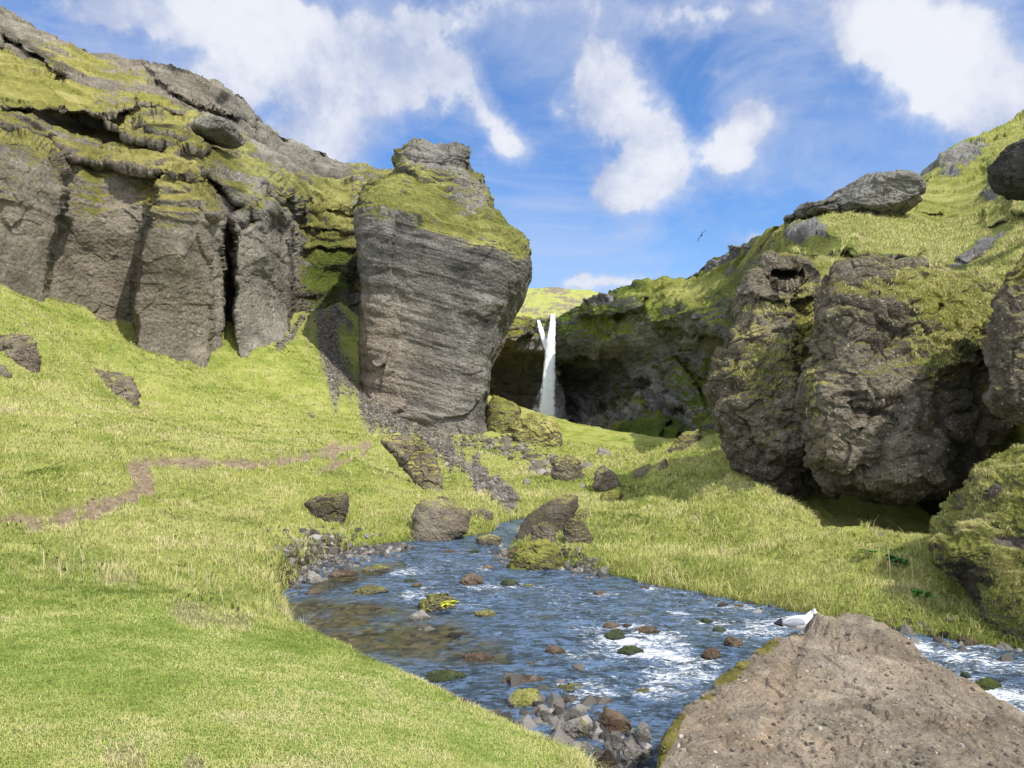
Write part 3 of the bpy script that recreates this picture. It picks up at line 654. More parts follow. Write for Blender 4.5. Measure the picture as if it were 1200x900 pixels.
def pillow_rock(name, poly, Yf, T, mat, s, amp, label, cat, seed=0., strata=.2, fac=.8, lump=.3, paint=None, group=None, **kw):
    v, f, nn = pillow(poly, Yf, T, seed=seed, **kw)
    v2 = rock_noise(v, nn, s, amp, strata, seed, lump=lump, fac=fac)
    v2 = v2+nn*((fbm(v/(s*.09)+seed, 3)*.13+.16*fbm(v/(s*.2)+seed, 3, ridged=True))*amp)[:, None]
    px, py = CX+v[:, 0]/v[:, 1]*F, HY-(v[:, 2]-CZ)/v[:, 1]*F
    at = paint(px, py, v) if paint else {}
    for k in ('moss', 'green', 'dark', 'grassy', 'warm'): at.setdefault(k, np.zeros(len(v)))
    o = new_mesh(name, v2, np.ascontiguousarray(f), mat, attrs=at)
    return tag(o, label, cat, group)
# right-hand overhanging blocks
def pb1(px, py, v):
    ch = blob(px,py,948,395,20,60)
    return dict(grassy=ch, moss=.95*ch+.25*blob(px,py,900,430,50,50)+.4*blob(px,py,900,360,40,9)-.35*blob(px,py,900,335,40,18), dark=.9*blob(px,py,925,322,16,6)+.3*sm(480,560,py), warm=.3+0*px)  # dark: shade in the hollow and undercut, painted on
B1P = [(842,500),(837,480),(840,460),(846,430),(852,405),(861,378),(867,345),(876,318),(893,303),(920,297),(945,302),(960,316),(972,345),(976,420),(968,480),(962,530),(958,575),(930,590),(897,577),(870,558),(850,532)]
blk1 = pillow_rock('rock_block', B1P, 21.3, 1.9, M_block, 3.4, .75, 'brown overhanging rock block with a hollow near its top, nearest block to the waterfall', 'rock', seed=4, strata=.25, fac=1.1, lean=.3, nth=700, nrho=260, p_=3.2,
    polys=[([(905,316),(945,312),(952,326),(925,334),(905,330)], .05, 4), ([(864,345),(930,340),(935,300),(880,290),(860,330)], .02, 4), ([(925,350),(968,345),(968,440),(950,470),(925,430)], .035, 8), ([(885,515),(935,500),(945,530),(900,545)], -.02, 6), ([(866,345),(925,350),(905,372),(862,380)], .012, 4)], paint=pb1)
def pb2(px, py, v):
    gr = blob(px,py,1130,365,75,34,18)
    return dict(warm=.3+0*px, grassy=.8*gr, moss=.75*gr+.5*blob(px,py,1110,400,45,50,40)+.55*blob(px,py,1030,345,60,10,10)+.5*blob(px,py,1080,345,40,25)-.4*blob(px,py,1000,330,25,14)+.5*blob(px,py,960,470,6,60)-.5*blob(px,py,1040,500,90,50),
                green=.6*blob(px,py,1120,440,40,60)*(1-blob(px,py,1110,390,30,20)), dark=.55*sm(545,590,py)+.75*blob(px,py,1135,480,26,50)*.8+.7*blob(px,py,1125,540,30,25))  # dark: shade of the undercut painted into the rock colour
B2P = [(947,545),(944,500),(950,450),(956,400),(961,360),(974,330),(985,312),(1012,301),(1042,303),(1066,312),(1095,322),(1135,330),(1180,345),(1200,400),(1196,450),(1186,490),(1165,520),(1145,542),(1125,558),(1098,573),(1060,583),(1015,582),(976,573)]
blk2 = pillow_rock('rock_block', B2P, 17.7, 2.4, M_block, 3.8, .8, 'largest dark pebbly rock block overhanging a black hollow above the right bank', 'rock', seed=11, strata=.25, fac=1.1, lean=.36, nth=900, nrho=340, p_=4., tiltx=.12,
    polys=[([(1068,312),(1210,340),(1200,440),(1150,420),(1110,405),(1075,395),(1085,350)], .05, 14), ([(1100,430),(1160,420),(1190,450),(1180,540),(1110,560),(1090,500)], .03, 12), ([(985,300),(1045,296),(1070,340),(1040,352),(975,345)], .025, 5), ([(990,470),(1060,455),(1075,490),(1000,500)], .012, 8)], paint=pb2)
B3P = [(1160,470),(1165,440),(1163,400),(1169,350),(1180,325),(1205,300),(1320,270),(1380,420),(1310,510),(1230,502),(1195,494),(1176,484)]
pillow_rock('rock_block', B3P, 15.0, 1.6, M_block, 1.8, .42, 'pale speckled rock block jutting in at the right edge above the mossy bank', 'rock', seed=17, strata=.2, fac=.7, lean=.3, nth=500, nrho=200, p_=3.5, paint=lambda px, py, v: dict(moss=.7*sm(345,318,py), warm=.3+0*px))
# mossy hump at the right edge of the bank
hump = rock('mossy_hump', [silhouette([(1118,690),(1104,655),(1106,630),(1130,590),(1165,545),(1210,515),(1300,500),(1360,600),(1330,780),(1200,760),(1145,745)], 12.6, .42),
                    silhouette([(1106,655),(1110,632),(1150,622),(1190,640),(1180,675),(1140,682)], 11.9, .5),
                    silhouette([(1150,690),(1190,665),(1260,660),(1280,770),(1190,760),(1152,735)], 11.5, .5)], M_mossy, 7, .9, .34,
     'moss covered earth hump beside the stream at the right edge', 'mossy bank', seed=23, strata=.35, fac=.35, lump=.8,
     paint=lambda px, py, v: dict(moss=.35-1.2*blob(px,py,1140,700,9,40,-20)-1.1*blob(px,py,1190,636,34,7,5)-.9*blob(px,py,1165,575,14,8,-40), green=.25*blob(px,py,1180,720,40,30)+0*px, dark=.75*blob(px,py,1135,662,20,5)+.6*blob(px,py,1170,620,30,4)))
# skyline outcrop
rock('rock_outcrop', [silhouette([(925,250),(935,241),(975,235),(980,258),(960,262),(932,257)], 62, .8),
                      silhouette([(950,255),(965,236),(1000,217),(1015,211),(1060,214),(1072,224),(1076,240),(1050,262),(1000,268),(965,266)], 62, .5),
                      silhouette([(1010,266),(1012,255),(1035,252),(1036,270),(1020,275)], 60, .6)], M_cap, 6, 4.0, .8,
     'dark grey layered rock outcrop capping the skyline on the right', 'rock outcrop', seed=8, strata=.7)
rock('boulder', [silhouette([(1169,205),(1170,185),(1182,167),(1215,160),(1260,180),(1260,225),(1215,236),(1180,224)], 30, .5)], M_cap, 6, 1.6, .3,
     'dark boulder standing high on the slope at the right edge', 'boulder', seed=9, paint=lambda px, py, v: dict(dark=.72+0*px))
rock('boulder', [silhouette([(225,158),(235,146),(255,143),(278,148),(283,156),(280,166),(255,168)], 62, .6)], M_cliffL, 5, 4, .35,
     'smooth brown boulder on the ledge high on the left cliff', 'boulder', seed=9, paint=lambda px, py, v: dict(moss=-1.+0*px))

# boulders on the slopes: outline, thickness, material, label
def slope_boulder(poly, base, t, mat, label, name='boulder', cat='boulder', seed=0., moss=0., dark=0., rough=.26, dY=0., lvl=6, sink=.12, lean=0., extra=None, strata=.25, group=None):
    Y = hit(*base)+dY
    w = (max(a for a, b in poly)-min(a for a, b in poly))/F*Y
    T = max(t*w*.55, .12)
    po = [(x, y+(.16*w/Y*F if y > np.mean(poly, 0)[1] else 0)) for x, y in poly]
    N = {4: 90, 5: 180, 6: 320}[lvl]
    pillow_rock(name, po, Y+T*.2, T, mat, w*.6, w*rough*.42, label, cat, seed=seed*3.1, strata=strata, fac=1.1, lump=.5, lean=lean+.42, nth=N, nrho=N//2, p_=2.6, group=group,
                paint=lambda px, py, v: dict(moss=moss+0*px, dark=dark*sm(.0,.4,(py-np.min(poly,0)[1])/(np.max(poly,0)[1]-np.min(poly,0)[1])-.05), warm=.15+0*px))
slope_boulder([(-14,400),(8,392),(25,390),(42,399),(47,415),(45,432),(30,440),(-10,442)], (30,437), .5, M_bould, 'brown boulder half buried in the grass slope at the left edge', seed=1)
slope_boulder([(-10,425),(5,428),(14,436),(8,444),(-10,444)], (2,443), .5, M_bould, 'small low rock in front of the boulder at the left edge', seed=2, lvl=5)
slope_boulder([(90,436),(110,434),(135,437),(155,440),(163,455),(161,470),(145,474),(128,468),(108,455)], (150,473), .4, M_bould, 'flat topped brown rock in the grass below the left cliff', seed=3)
slope_boulder([(357,590),(372,582),(408,575),(409,592),(402,610),(395,616),(376,610),(360,600)], (392,614), .55, M_bould, 'black fronted square boulder with turf on top by the near bank', seed=4, moss=.1, dark=.55)  # dark paints the shade of the front face into the colour
slope_boulder([(448,516),(465,509),(492,510),(508,530),(520,552),(523,572),(515,584),(500,578),(485,556),(468,540)], (512,584), .35, M_bould, 'long mossy leaning outcrop above the round boulder', seed=5, moss=.15, rough=.28, dY=1)
slope_boulder([(482,625),(482,605),(490,590),(500,583),(520,582),(540,592),(552,600),(546,612),(530,624),(524,636),(490,638)], (505,637), .5, M_bould, 'big round brown boulder standing at the water edge', seed=6, moss=-.05, rough=.13, extra=[[(492,590),(500,580),(525,581),(540,595),(520,602)]])
slope_boulder([(545,604),(552,596),(566,594),(578,602),(576,609),(550,610)], (562,608), .5, M_bould, 'low flat rock in the grass right of the round boulder', seed=7, lvl=5)
slope_boulder([(560,640),(556,630),(572,626),(588,630),(586,637)], (572,640), .5, M_bould, 'dark rock at the waterline where the stream disappears', seed=71, lvl=4, dark=.4)
slope_boulder([(594,640),(600,624),(616,606),(648,584),(663,577),(677,582),(678,594),(660,612),(634,632),(612,642)], (610,639), .3, M_bould, 'long tilted slab propped at the far end of the stream', seed=8, moss=.0, dark=.55, rough=.09, lean=.0, strata=.0)  # dark: shaded front of the slab put into its colour
slope_boulder([(622,633),(624,618),(636,611),(650,616),(652,630),(640,638)], (638,634), .5, M_bould, 'rounded brown rock leaning against the tilted slab', seed=9, lvl=5, dY=-.6)
slope_boulder([(660,640),(660,618),(668,607),(684,610),(694,625),(692,641)], (676,640), .5, M_bould, 'upright brown rock in the grass right of the tilted slab', seed=10, dY=.1)
slope_boulder([(668,606),(672,594),(688,598),(694,612),(680,614)], (682,613), .5, M_bould, 'small mossy rock behind the tilted slab', seed=11, lvl=5, moss=.3)
slope_boulder([(596,664),(600,646),(614,636),(640,634),(658,646),(660,662),(640,670),(606,670)], (628,668), .5, M_mossy, 'moss covered hump of rock where the stream bends', seed=12, dY=-.2, moss=.2)
slope_boulder([(598,500),(606,488),(630,484),(652,492),(659,506),(656,520),(640,531),(622,527),(604,512)], (638,530), .5, M_bould, 'large moss topped boulder below the waterfall', seed=13, moss=.5, rough=.2, dY=3)
slope_boulder([(570,500),(572,474),(578,462),(594,468),(610,480),(608,502),(590,512)], (590,512), .6, M_mossy, 'green mossy hummock beside the foot of the rock pillar', name='mossy_hump', cat='mossy bank', seed=14, moss=.1, rough=.25)
slope_boulder([(644,550),(650,538),(666,534),(680,540),(683,556),(676,565),(655,560)], (668,564), .5, M_bould, 'brown rock in the middle of the valley floor grass', seed=15, moss=.05, lvl=5)
slope_boulder([(694,568),(698,552),(708,545),(722,556),(728,566),(724,576),(706,578)], (712,577), .5, M_bould, 'pointed dark rock pile in the valley floor grass', seed=16, lvl=5, moss=.0, rough=.25)
slope_boulder([(778,532),(784,520),(800,508),(818,504),(822,512),(808,524),(790,534)], (790,533), .45, M_bould, 'pale mossy rock on the crest of the right bank', seed=18, moss=.3, lvl=5)
slope_boulder([(740,566),(744,552),(760,545),(774,548),(772,556),(752,564)], (748,565), .45, M_bould, 'low rock half covered by turf at the foot of the right bank', seed=19, lvl=5, moss=.1)
slope_boulder([(772,550),(774,541),(781,537),(783,545),(778,552)], (777,552), .5, M_bould, 'little rock between two larger ones on the right bank crest', seed=20, lvl=4)
slope_boulder([(698,530),(702,524),(714,527),(717,533),(708,535)], (707,534), .5, M_grey, 'light grey stone lying on the far grassy rise', seed=21, lvl=4)
slope_boulder([(1027,632),(1029,625),(1036,624),(1040,631),(1034,634)], (1033,633), .6, M_grey, 'pale round stone in the grass in front of the black hollow', seed=22, lvl=4)
slope_boulder([(356,486),(364,483),(371,488),(366,490)], (364,489), .6, M_bould, 'tiny dark rock alone on the left grass slope', seed=24, lvl=4)
slope_boulder([(612,566),(615,560),(621,562),(622,568)], (617,568), .6, M_grey, 'small light grey stone right of the scree tongue', seed=25, lvl=4)
slope_boulder([(584,518),(590,510),(600,514),(600,522),(588,524)], (594,523), .6, M_bould, 'small brown rock at the right foot of the pillar', seed=26, lvl=4)
slope_boulder([(676,569),(684,566),(688,572),(680,574)], (683,573), .6, M_grey, 'small pale stone between two dark valley rocks', seed=27, lvl=4)
slope_boulder([(702,590),(706,578),(722,574),(730,580),(722,588)], (712,589), .5, M_mossy, 'low mossy rock in front of the pointed rock pile', seed=28, lvl=5)

# ---------------------------------------------------------------- foreground boulder
fb = [(965,734,8.9),(992,731,9.0),(1030,738,8.95),(903,744,8.75),(940,736,8.9),(848,782,7.85),(798,824,6.95),(768,872,6.15),(764,950,5.2),(1047,752,8.8),(1090,784,8.0),(1130,816,7.35),(1205,846,6.7),(1290,885,6.1),
      (760,1150,3.9),(1200,1100,3.8),(1500,1200,3.2)]
pts = [P(*a) for a in fb]
pts += [(a*1.04+.05*np.sign(a-2), b*(1.05 if b > 6 else 1.), -.4) for a, b, c_ in pts[:14]]
pts += [P(968,738,8.75+.0), P(950,800,7.2)]
def pf(px, py, v):
    edge = np.interp(px, [760,800,850,905,950], [900,836,792,752,740])
    m = 1.9*sm(26, 4, py-edge)*sm(930,900,px)*sm(-40,-5,py-edge)+.9*sm(40,12,px-768)*1.0+1.1*blob(px,py,1040,752,22,12,30)+1.0*sm(16,4,py-np.interp(px,[1050,1130,1200,1260],[768,826,852,880]))*sm(1045,1060,px)
    m = m*(.55+.9*sm(-.35, .35, fbm(v/.28, 4)))
    return dict(moss=m, dark=np.clip(.45*sm(.1,.5,fbm(v/.7+9,5))+.15*sm(0,.4,fbm(v/.15+2,4))+.35*blob(px,py,1010,755,45,7,15)+.3*blob(px,py,860,840,50,6,-10), 0, 1))
def fore():
    v, f = hull_shell(pts, 8, 42.)
    nn = normals(v, f)
    v = rock_noise(v, nn, .9, .10, 0, 5., lump=.6)
    # groove and trodden dip from the gull's perch
    v = v+nn*((fbm(v/.16, 4)*.022)+(fbm(v/.045, 3)*.010))[:, None]
    px, py = CX+v[:, 0]/v[:, 1]*F, HY-(v[:, 2]-CZ)/v[:, 1]*F
    g = sm(1.4, .2, seg_d(px, py, [(940,742,7),(925,775,9),(915,820,12),(900,870,14)]))
    v[:, 2] -= g*.035*(nn[:, 2] > .3)
    v[:, 2] += (.155+.05*fbm(v/.2, 3))*sm(1.12, .70, np.hypot((v[:, 0]-4.10)/.60, (v[:, 1]-8.7)/.75))*sm(-.2,.3,nn[:, 2])
    at = pf(px, py, v)
    sand = np.clip(sm(-.25, .35, fbm(v/.55+3, 4)+.5*(g-.3)), 0, 1)
    at['green'] = 0*px; at['grassy'] = 0*px; at['warm'] = .12+.3*sand
    o = new_mesh('boulder', v, f, M_fore, attrs=at)
    tag(o, 'large flat sandy brown boulder in the foreground where the gull stands', 'boulder')
    return o
forerock = fore()

# ---------------------------------------------------------------- stones in the stream
S = [ # px, base py, width, height, material, label
 (551,686,32,15,'r','domed brown rock with a pale tip in midstream'),
 (432,698,46,13,'m','low mossy brown rock in the calm left water'),
 (440,715,20,7,'r','small rust coloured rock left of the flowering rock'),
 (488,688,14,6,'r','small reddish rock upstream of the flowering rock'),
 (481,683,22,6,'g','flat dark rock touching a small reddish one'),
 (597,687,26,9,'g','dark low rock in midstream right of the domed rock'),
 (620,688,16,5,'m','small pale mossy rock beside a dark low one'),
 (572,667,18,6,'r','little brown rock upstream of the domed rock'),
 (527,648,18,5,'r','rusty rock just below the round boulder'),
 (556,648,22,4,'g','thin dark green rock below the round boulder'),
 (568,724,34,11,'m','long golden brown rock right of the flowering rock'),
 (511,717,54,26,'M','mossy rock with a yellow leaved plant in midstream'),
 (490,726,28,10,'w','wet grey rock at the foot of the flowering rock'),
 (500,740,22,6,'w','flat grey rock barely above the calm water'),
 (531,748,20,8,'d','dark small rock in the calm brown water'),
 (557,777,36,12,'r','rusty brown rock near the lawn edge'),
 (624,780,22,7,'r','low orange brown rock in the rapids'),
 (438,671,38,10,'m','flat mossy rock by the far left gravel'),
 (397,677,38,10,'r','brown flat rock on the gravel edge'),
 (365,684,26,14,'w','rounded grey rock against the left bank'),
 (365,697,20,7,'r','brown rock below the left bank'),
 (520,799,54,12,'g','long dark rock in the shallow below the lawn'),
 (703,697,18,6,'r','small orange brown rock in the upper right water'),
 (757,691,13,6,'r','small orange rock near the right bank'),
 (718,737,22,9,'r','reddish rock, leftmost of the midstream cluster'),
 (737,736,18,7,'d','dark rock in the middle of the midstream cluster'),
 (760,743,32,12,'r','long reddish rock, rightmost of the midstream cluster'),
 (723,751,28,14,'g','mossy green rock in front of the midstream cluster'),
 (740,766,30,10,'g','submerged dark green rock below the midstream cluster'),
 (652,768,28,14,'r','dark brown rock left of the white rapids'),
 (614,805,56,11,'r','long flat brown rock near the lower bank'),
 (616,830,54,26,'w','grey rock with a green moss patch near the lower bank'),
 (672,812,36,9,'m','flat greenish rock in the lower rapids'),
 (758,813,26,5,'m','thin mossy rock in the lower right water'),
 (663,823,18,8,'r','small dark red rock behind the grey bank rocks'),
 (684,838,34,13,'w','tan rock above the big lower bank rocks'),
 (724,864,48,36,'r','big round brown rock between lower bank and foreground boulder'),
 (668,870,48,32,'w','big pale grey rock on the lower bank'),
 (680,883,38,16,'w','flat grey rock leaning on the lower bank'),
 (702,862,15,18,'w','narrow grey stone wedged between two big ones'),
 (713,905,30,26,'d','wet dark red brown rock below the big round one'),
 (744,900,42,36,'w','grey mossy rock beside the foreground boulder'),
 (755,870,22,26,'w','smooth pale slab between water and foreground boulder'),
 (837,774,28,16,'r','round dark brown rock left of the gull'),
 (863,759,26,15,'r','brown rock nearer the gull at the boulder edge'),
 (845,741,18,8,'g','green underwater rock upstream of the gull'),
 (830,731,18,8,'g','second green underwater rock nearer the far bank'),
 (850,711,16,6,'d','dark rock under the far grassy bank'),
 (867,711,14,5,'r','small brown rock under the far grassy bank'),
 (790,718,14,4,'g','small greenish rock in the upper right rapids'),
 (1042,752,26,15,'g','dark rock just right of the foreground boulder top'),
 (1062,757,18,9,'g','smaller dark rock beside the rapids right of the boulder'),
 (1102,800,18,14,'g','green rock in the right rapids near the boulder'),
 (1120,812,28,17,'d','dark wet rock splashed by the right rapids'),
 (1165,812,40,20,'G','bright mossy green rock in the right rapids'),
 (1135,795,14,9,'g','small green rock between the right rapids'),
 (1083,741,16,14,'w','grey stone at the foot of the far bank'),
 (1096,744,14,11,'w','second grey stone at the foot of the far bank'),
 (1110,748,16,10,'d','dark stone below the mossy hump'),
 (602,655,16,14,'r','brown stone at the tip of the mossy bend rock'),
 (598,664,14,7,'w','small grey stone at the bend waterline'),
 (462,648,20,4,'w','thin grey stone on the far gravel bar'),
 (408,655,14,6,'w','grey stone on the far gravel bar'),
 (1142,756,30,10,'r','reddish brown stone under the mossy hump'),
]
mats = dict(r=M_red, m=M_bould, g=M_green, w=M_grey, d=rock_mat('wet_dark_stream_rock', (.012,.010,.009), (.04,.03,.024), (.09,.07,.055), unit=.16, moss=1.6, bump=.05), M=M_bould, G=M_green)
ST = []
r_ = np.random.default_rng(5)
for k, (px, py, w, h, mk, lab) in enumerate(S):
    Y = CZ*F/(py-HY); wm = w/F*Y; hm = h/F*Y
    cxw = (px-CX)/F*Y
    pts_ = []; hm = max(.28*hm, hm-.62*wm*CZ/Y); tx, ty = r_.uniform(-.25, .25, 2)
    rot = r_.uniform(-.3, .3)
    for lv, sc in ((-.5, 1.05), (.1, 1.02), (.62, .86), (1., .5)):
        for j in range(6):
            an = 2*math.pi*(j+r_.uniform(-.3, .3))/7; rr = sc*r_.uniform(.85, 1.1)
            pts_.append((cxw+math.cos(an)*rr*wm/2, Y+wm*.36+math.sin(an)*rr*wm*.38, max(hm*lv*r_.uniform(.75, 1.1)*(1+tx*math.cos(an)+ty*math.sin(an)), -.3)))
    if h < 9: # worn flat rocks sit lower
        pts_ = [(x, y, z-.01) for x, y, z in pts_]
    at_moss = {'M': .35, 'm': .1, 'G': .6, 'w': .0}.get(mk, 0.)
    def paint(px_, py_, v, mk=mk, am=at_moss, hm=hm, lab=lab, cx_=cxw, wm=wm):
        wet = .65*sm(.05, .0, v[:, 2]-.0)
        m = am+0*px_
        if 'green moss patch' in lab: m = m+1.6*sm(.5, .1, np.abs(v[:, 0]-cx_)/wm)
        if 'pale grey' in lab: m = m+1.5*sm(.1, .4, (v[:, 0]-cx_)/wm)
        return dict(moss=m, dark=np.clip(wet*.7, 0, 1))
    rock('stream_rock', [pts_], mats[mk], 5 if w > 22 else 4, wm*.5, wm*.14, lab, 'rock', 'rocks lying in the stream', seed=k*1.7, sharp=16., paint=paint)
    ST.append((cxw, Y+wm*.33, wm/2, wm*.4, h))

# water mesh: foam collars where it runs round the stones
q, rapid, foam, zz, dd = WATER_ATTR
col_ = np.zeros(len(q)); 
for (x, y, a, b, h) in ST:
    r2 = np.hypot((q[:, 0]-x)/a, (q[:, 1]-y)/b)
    ring = sm(1.8, 1.1, r2); wake = sm(2.2, .6, np.hypot((q[:, 0]-x-a*.9)/(a*1.5), (q[:, 1]-y+b*.7)/(b*1.1)))
    col_ = np.maximum(col_, np.maximum(ring*.45, wake*.5)*(.35+.65*rapid))
foam2 = np.clip(foam+col_*.55, 0, 1)*(.25+.75*rapid)
keep = (dd < .55)
V = np.column_stack([q, zz+.0])
f = grid_faces(len(ys), len(xs)); f = f[keep[f].all(1)]
used = np.unique(f); remap = np.full(len(V), -1); remap[used] = np.arange(len(used))
water = new_mesh('stream', V[used], remap[f], M_water, attrs=dict(rapid=rapid[used], foam=foam2[used]))
tag(water, 'shallow rippling blue mountain stream with white rapids', 'stream', kind='structure')

# ---------------------------------------------------------------- loose stones: scree, gravel
def chips(name, q, size, mat, label, cat, lift=.25, zf=None):
    v0, f0 = ico(0); n = len(q)
    z = ground_z(q) if zf is None else zf
    rs = np.random.default_rng(9)
    A = rs.normal(size=(n, 3, 3)); A, _ = np.linalg.qr(A)
    sc = size[:, None]*rs.uniform(.55, 1.25, (n, 3))
    loc = v0[None]*(1+rs.uniform(-.22, .22, (n, 12, 1)))*sc[:, None]
    loc = np.einsum('nij,nvj->nvi', A, loc)
    V = loc+np.column_stack([q, z+size*lift])[:, None]
    f = f0[None]+np.arange(n)[:, None, None]*12
    o = new_mesh(name, V.reshape(-1, 3), f.reshape(-1, 3), mat, smooth=False, attrs=dict(tone=np.repeat(rs.random(n), 12)))
    return tag(o, label, cat, kind='stuff')
s = NT('loose_stones'); p = s.pos()
M_chip = s.out(s.mix(s.math('MULTIPLY', s.noise(p, 20, 4, .7), .5), s.ramp(s.attr('tone'), [(0, (.065, .056, .046)), (.5, (.155, .137, .112)), (.85, (.25, .225, .19)), (1, (.36, .33, .29))]), (.085, .072, .056)), .9, s.bump(s.noise(p, 30, 4, .7), .02))
def sample_screen(n, seed, x0=-80, x1=1280, ymin=3.0, ymax=90):
    r = np.random.default_rng(seed); u = (r.uniform(x0, x1, n)-CX)/F; Y = np.exp(r.uniform(math.log(ymin), math.log(ymax), n))
    return np.stack([u*Y, Y], 1)
q = sample_screen(90000, 31, 320, 620, 26, 90); z, d = ground_z(q, True); _, sc_, _ = ground_masks(q, z, d)
q = q[sc_ > np.random.default_rng(1).uniform(.2, 1.3, len(q))][:9000]
chips('scree', q, .03+.12*np.random.default_rng(3).random(len(q))**2.5, M_chip, 'tongue of loose dark grey scree running down beside the pillar', 'scree')
s = NT('wet_gravel'); p = s.pos()
M_grav = s.out(s.ramp(s.attr('tone'), [(0, (.035, .03, .027)), (.5, (.10, .09, .075)), (.85, (.19, .175, .15)), (1, (.33, .31, .28))]), .55, s.bump(s.noise(p, 30, 4, .7), .02))
q = sample_screen(60000, 33, 480, 700, 34, 90); z, d = ground_z(q, True); px, py = pix(q, z)
w_ = np.maximum.reduce([blob(px, py, 575, 520, 70, 11, 8), blob(px, py, 640, 545, 60, 14, 20)*.5, blob(px, py, 690, 575, 40, 10)*.3])
q = q[np.random.default_rng(2).random(len(q)) < w_*.09]
chips('rubble', q, .06+.25*np.random.default_rng(3).random(len(q))**3, M_chip, 'fallen rock rubble strewn at the foot of the grey pillar', 'rubble')
gb = []
for pl_, n in (([(350,668,14),(400,652,10),(480,640,5)], 900), ([(640,838,10),(700,855,14),(755,885,16)], 260), ([(660,664,7),(700,672,5)], 260), ([(585,640,8),(600,662,8)], 120), ([(340,690,8),(350,672,8)], 100)):
    r = np.random.default_rng(n); t = r.random(n)*(len(pl_)-1); i = t.astype(int); t = t-i; pa = np.array(pl_, float)
    c = pa[i]*(1-t)[:, None]+pa[i+1]*t[:, None]
    px = c[:, 0]+r.normal(size=n)*c[:, 2]*1.1; py = c[:, 1]+r.normal(size=n)*c[:, 2]*.55
    gb.append(np.array([W(a, max(b, 632), 0) for a, b in zip(px, py)]))
gb = np.concatenate(gb)
cb = []
for pl_, n in (([(500,800,7),(560,838,7),(620,862,8),(680,880,12),(750,893,16)], 90), ([(620,800,20),(720,840,24)], 40), ([(360,665,16),(430,652,10)], 60), ([(1050,745,8),(1190,765,8)], 40), ([(600,650,10),(700,676,6),(900,716,5)], 70)):
    r = np.random.default_rng(n+3); t = r.random(n)*(len(pl_)-1); i = t.astype(int); t = t-i; pa = np.array(pl_, float)
    c = pa[i]*(1-t)[:, None]+pa[i+1]*t[:, None]
    cb.append(np.array([W(a, max(b, 632), 0) for a, b in zip(c[:, 0]+r.normal(size=n)*c[:, 2], c[:, 1]+r.normal(size=n)*c[:, 2]*.6)]))
cb = np.concatenate(cb)
chips('cobbles', cb, .05+.13*np.random.default_rng(6).random(len(cb))**2.2, M_grav, 'dark wet cobbles scattered in the shallows', 'cobbles', lift=-.05, zf=np.maximum(ground_z(cb), -.06))
gz_ = np.maximum(ground_z(gb), -.03)
chips('gravel', gb, .03+.075*np.random.default_rng(4).random(len(gb))**2, M_grav, 'loose gravel and cobbles along the water edge', 'gravel', lift=.15, zf=gz_)

# pebbles stuck on the foreground boulder: surface lookup by nearest vertex of its mesh
from mathutils import Vector
bpy.context.view_layer.update()
def sight(px, py):
    h = forerock.ray_cast(Vector((0, 0, CZ)), Vector(((px-CX)/F, 1, (HY-py)/F)).normalized())
    return (h[1], h[2]) if h[0] else None
r = np.random.default_rng(12); pq = []
while len(pq) < 900:
    px, py, Y = r.uniform(770, 1210), r.uniform(735, 900), None
    h = sight(px, py)
    if h and h[1].z > .4: pq.append(h[0][:])
pq = np.array(pq)
s = NT('small_pebbles')
M_peb = s.out(s.ramp(s.attr('tone'), [(0, (.06, .05, .04)), (.5, (.15, .13, .10)), (.9, (.25, .22, .18)), (1, (.42, .38, .33))]), .9)
chips('pebbles', pq[:, :2], .006+.02*r.random(len(pq))**4, M_peb, 'pebbles set in the sandy top of the foreground boulder', 'pebbles', lift=.2, zf=pq[:, 2])

# ---------------------------------------------------------------- GRASS
s = NT('grass_blades')
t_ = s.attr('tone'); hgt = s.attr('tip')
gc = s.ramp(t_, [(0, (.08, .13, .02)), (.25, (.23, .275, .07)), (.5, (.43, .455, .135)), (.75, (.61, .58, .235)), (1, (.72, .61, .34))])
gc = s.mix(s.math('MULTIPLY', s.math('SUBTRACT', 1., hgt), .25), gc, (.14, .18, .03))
gn = s.n('ShaderNodeVectorMath', {0: s.n('ShaderNodeVectorMath', {0: s.n('ShaderNodeNewGeometry').outputs['Normal'], 1: (.45, .45, .45)}, operation='MULTIPLY').outputs[0], 1: (0, -.15, .75)}, operation='ADD').outputs[0]
gn = s.n('ShaderNodeVectorMath', {0: gn}, operation='NORMALIZE').outputs[0]
df = s.n('ShaderNodeBsdfDiffuse', {'Color': gc, 'Normal': gn}); tr = s.n('ShaderNodeBsdfTranslucent', {'Color': gc})
mx = s.n('ShaderNodeMixShader', {0: .3, 1: df.outputs[0], 2: tr.outputs[0]})
s.t.links.new(mx.outputs[0], s.n('ShaderNodeOutputMaterial').inputs[0]); M_grass = s.m
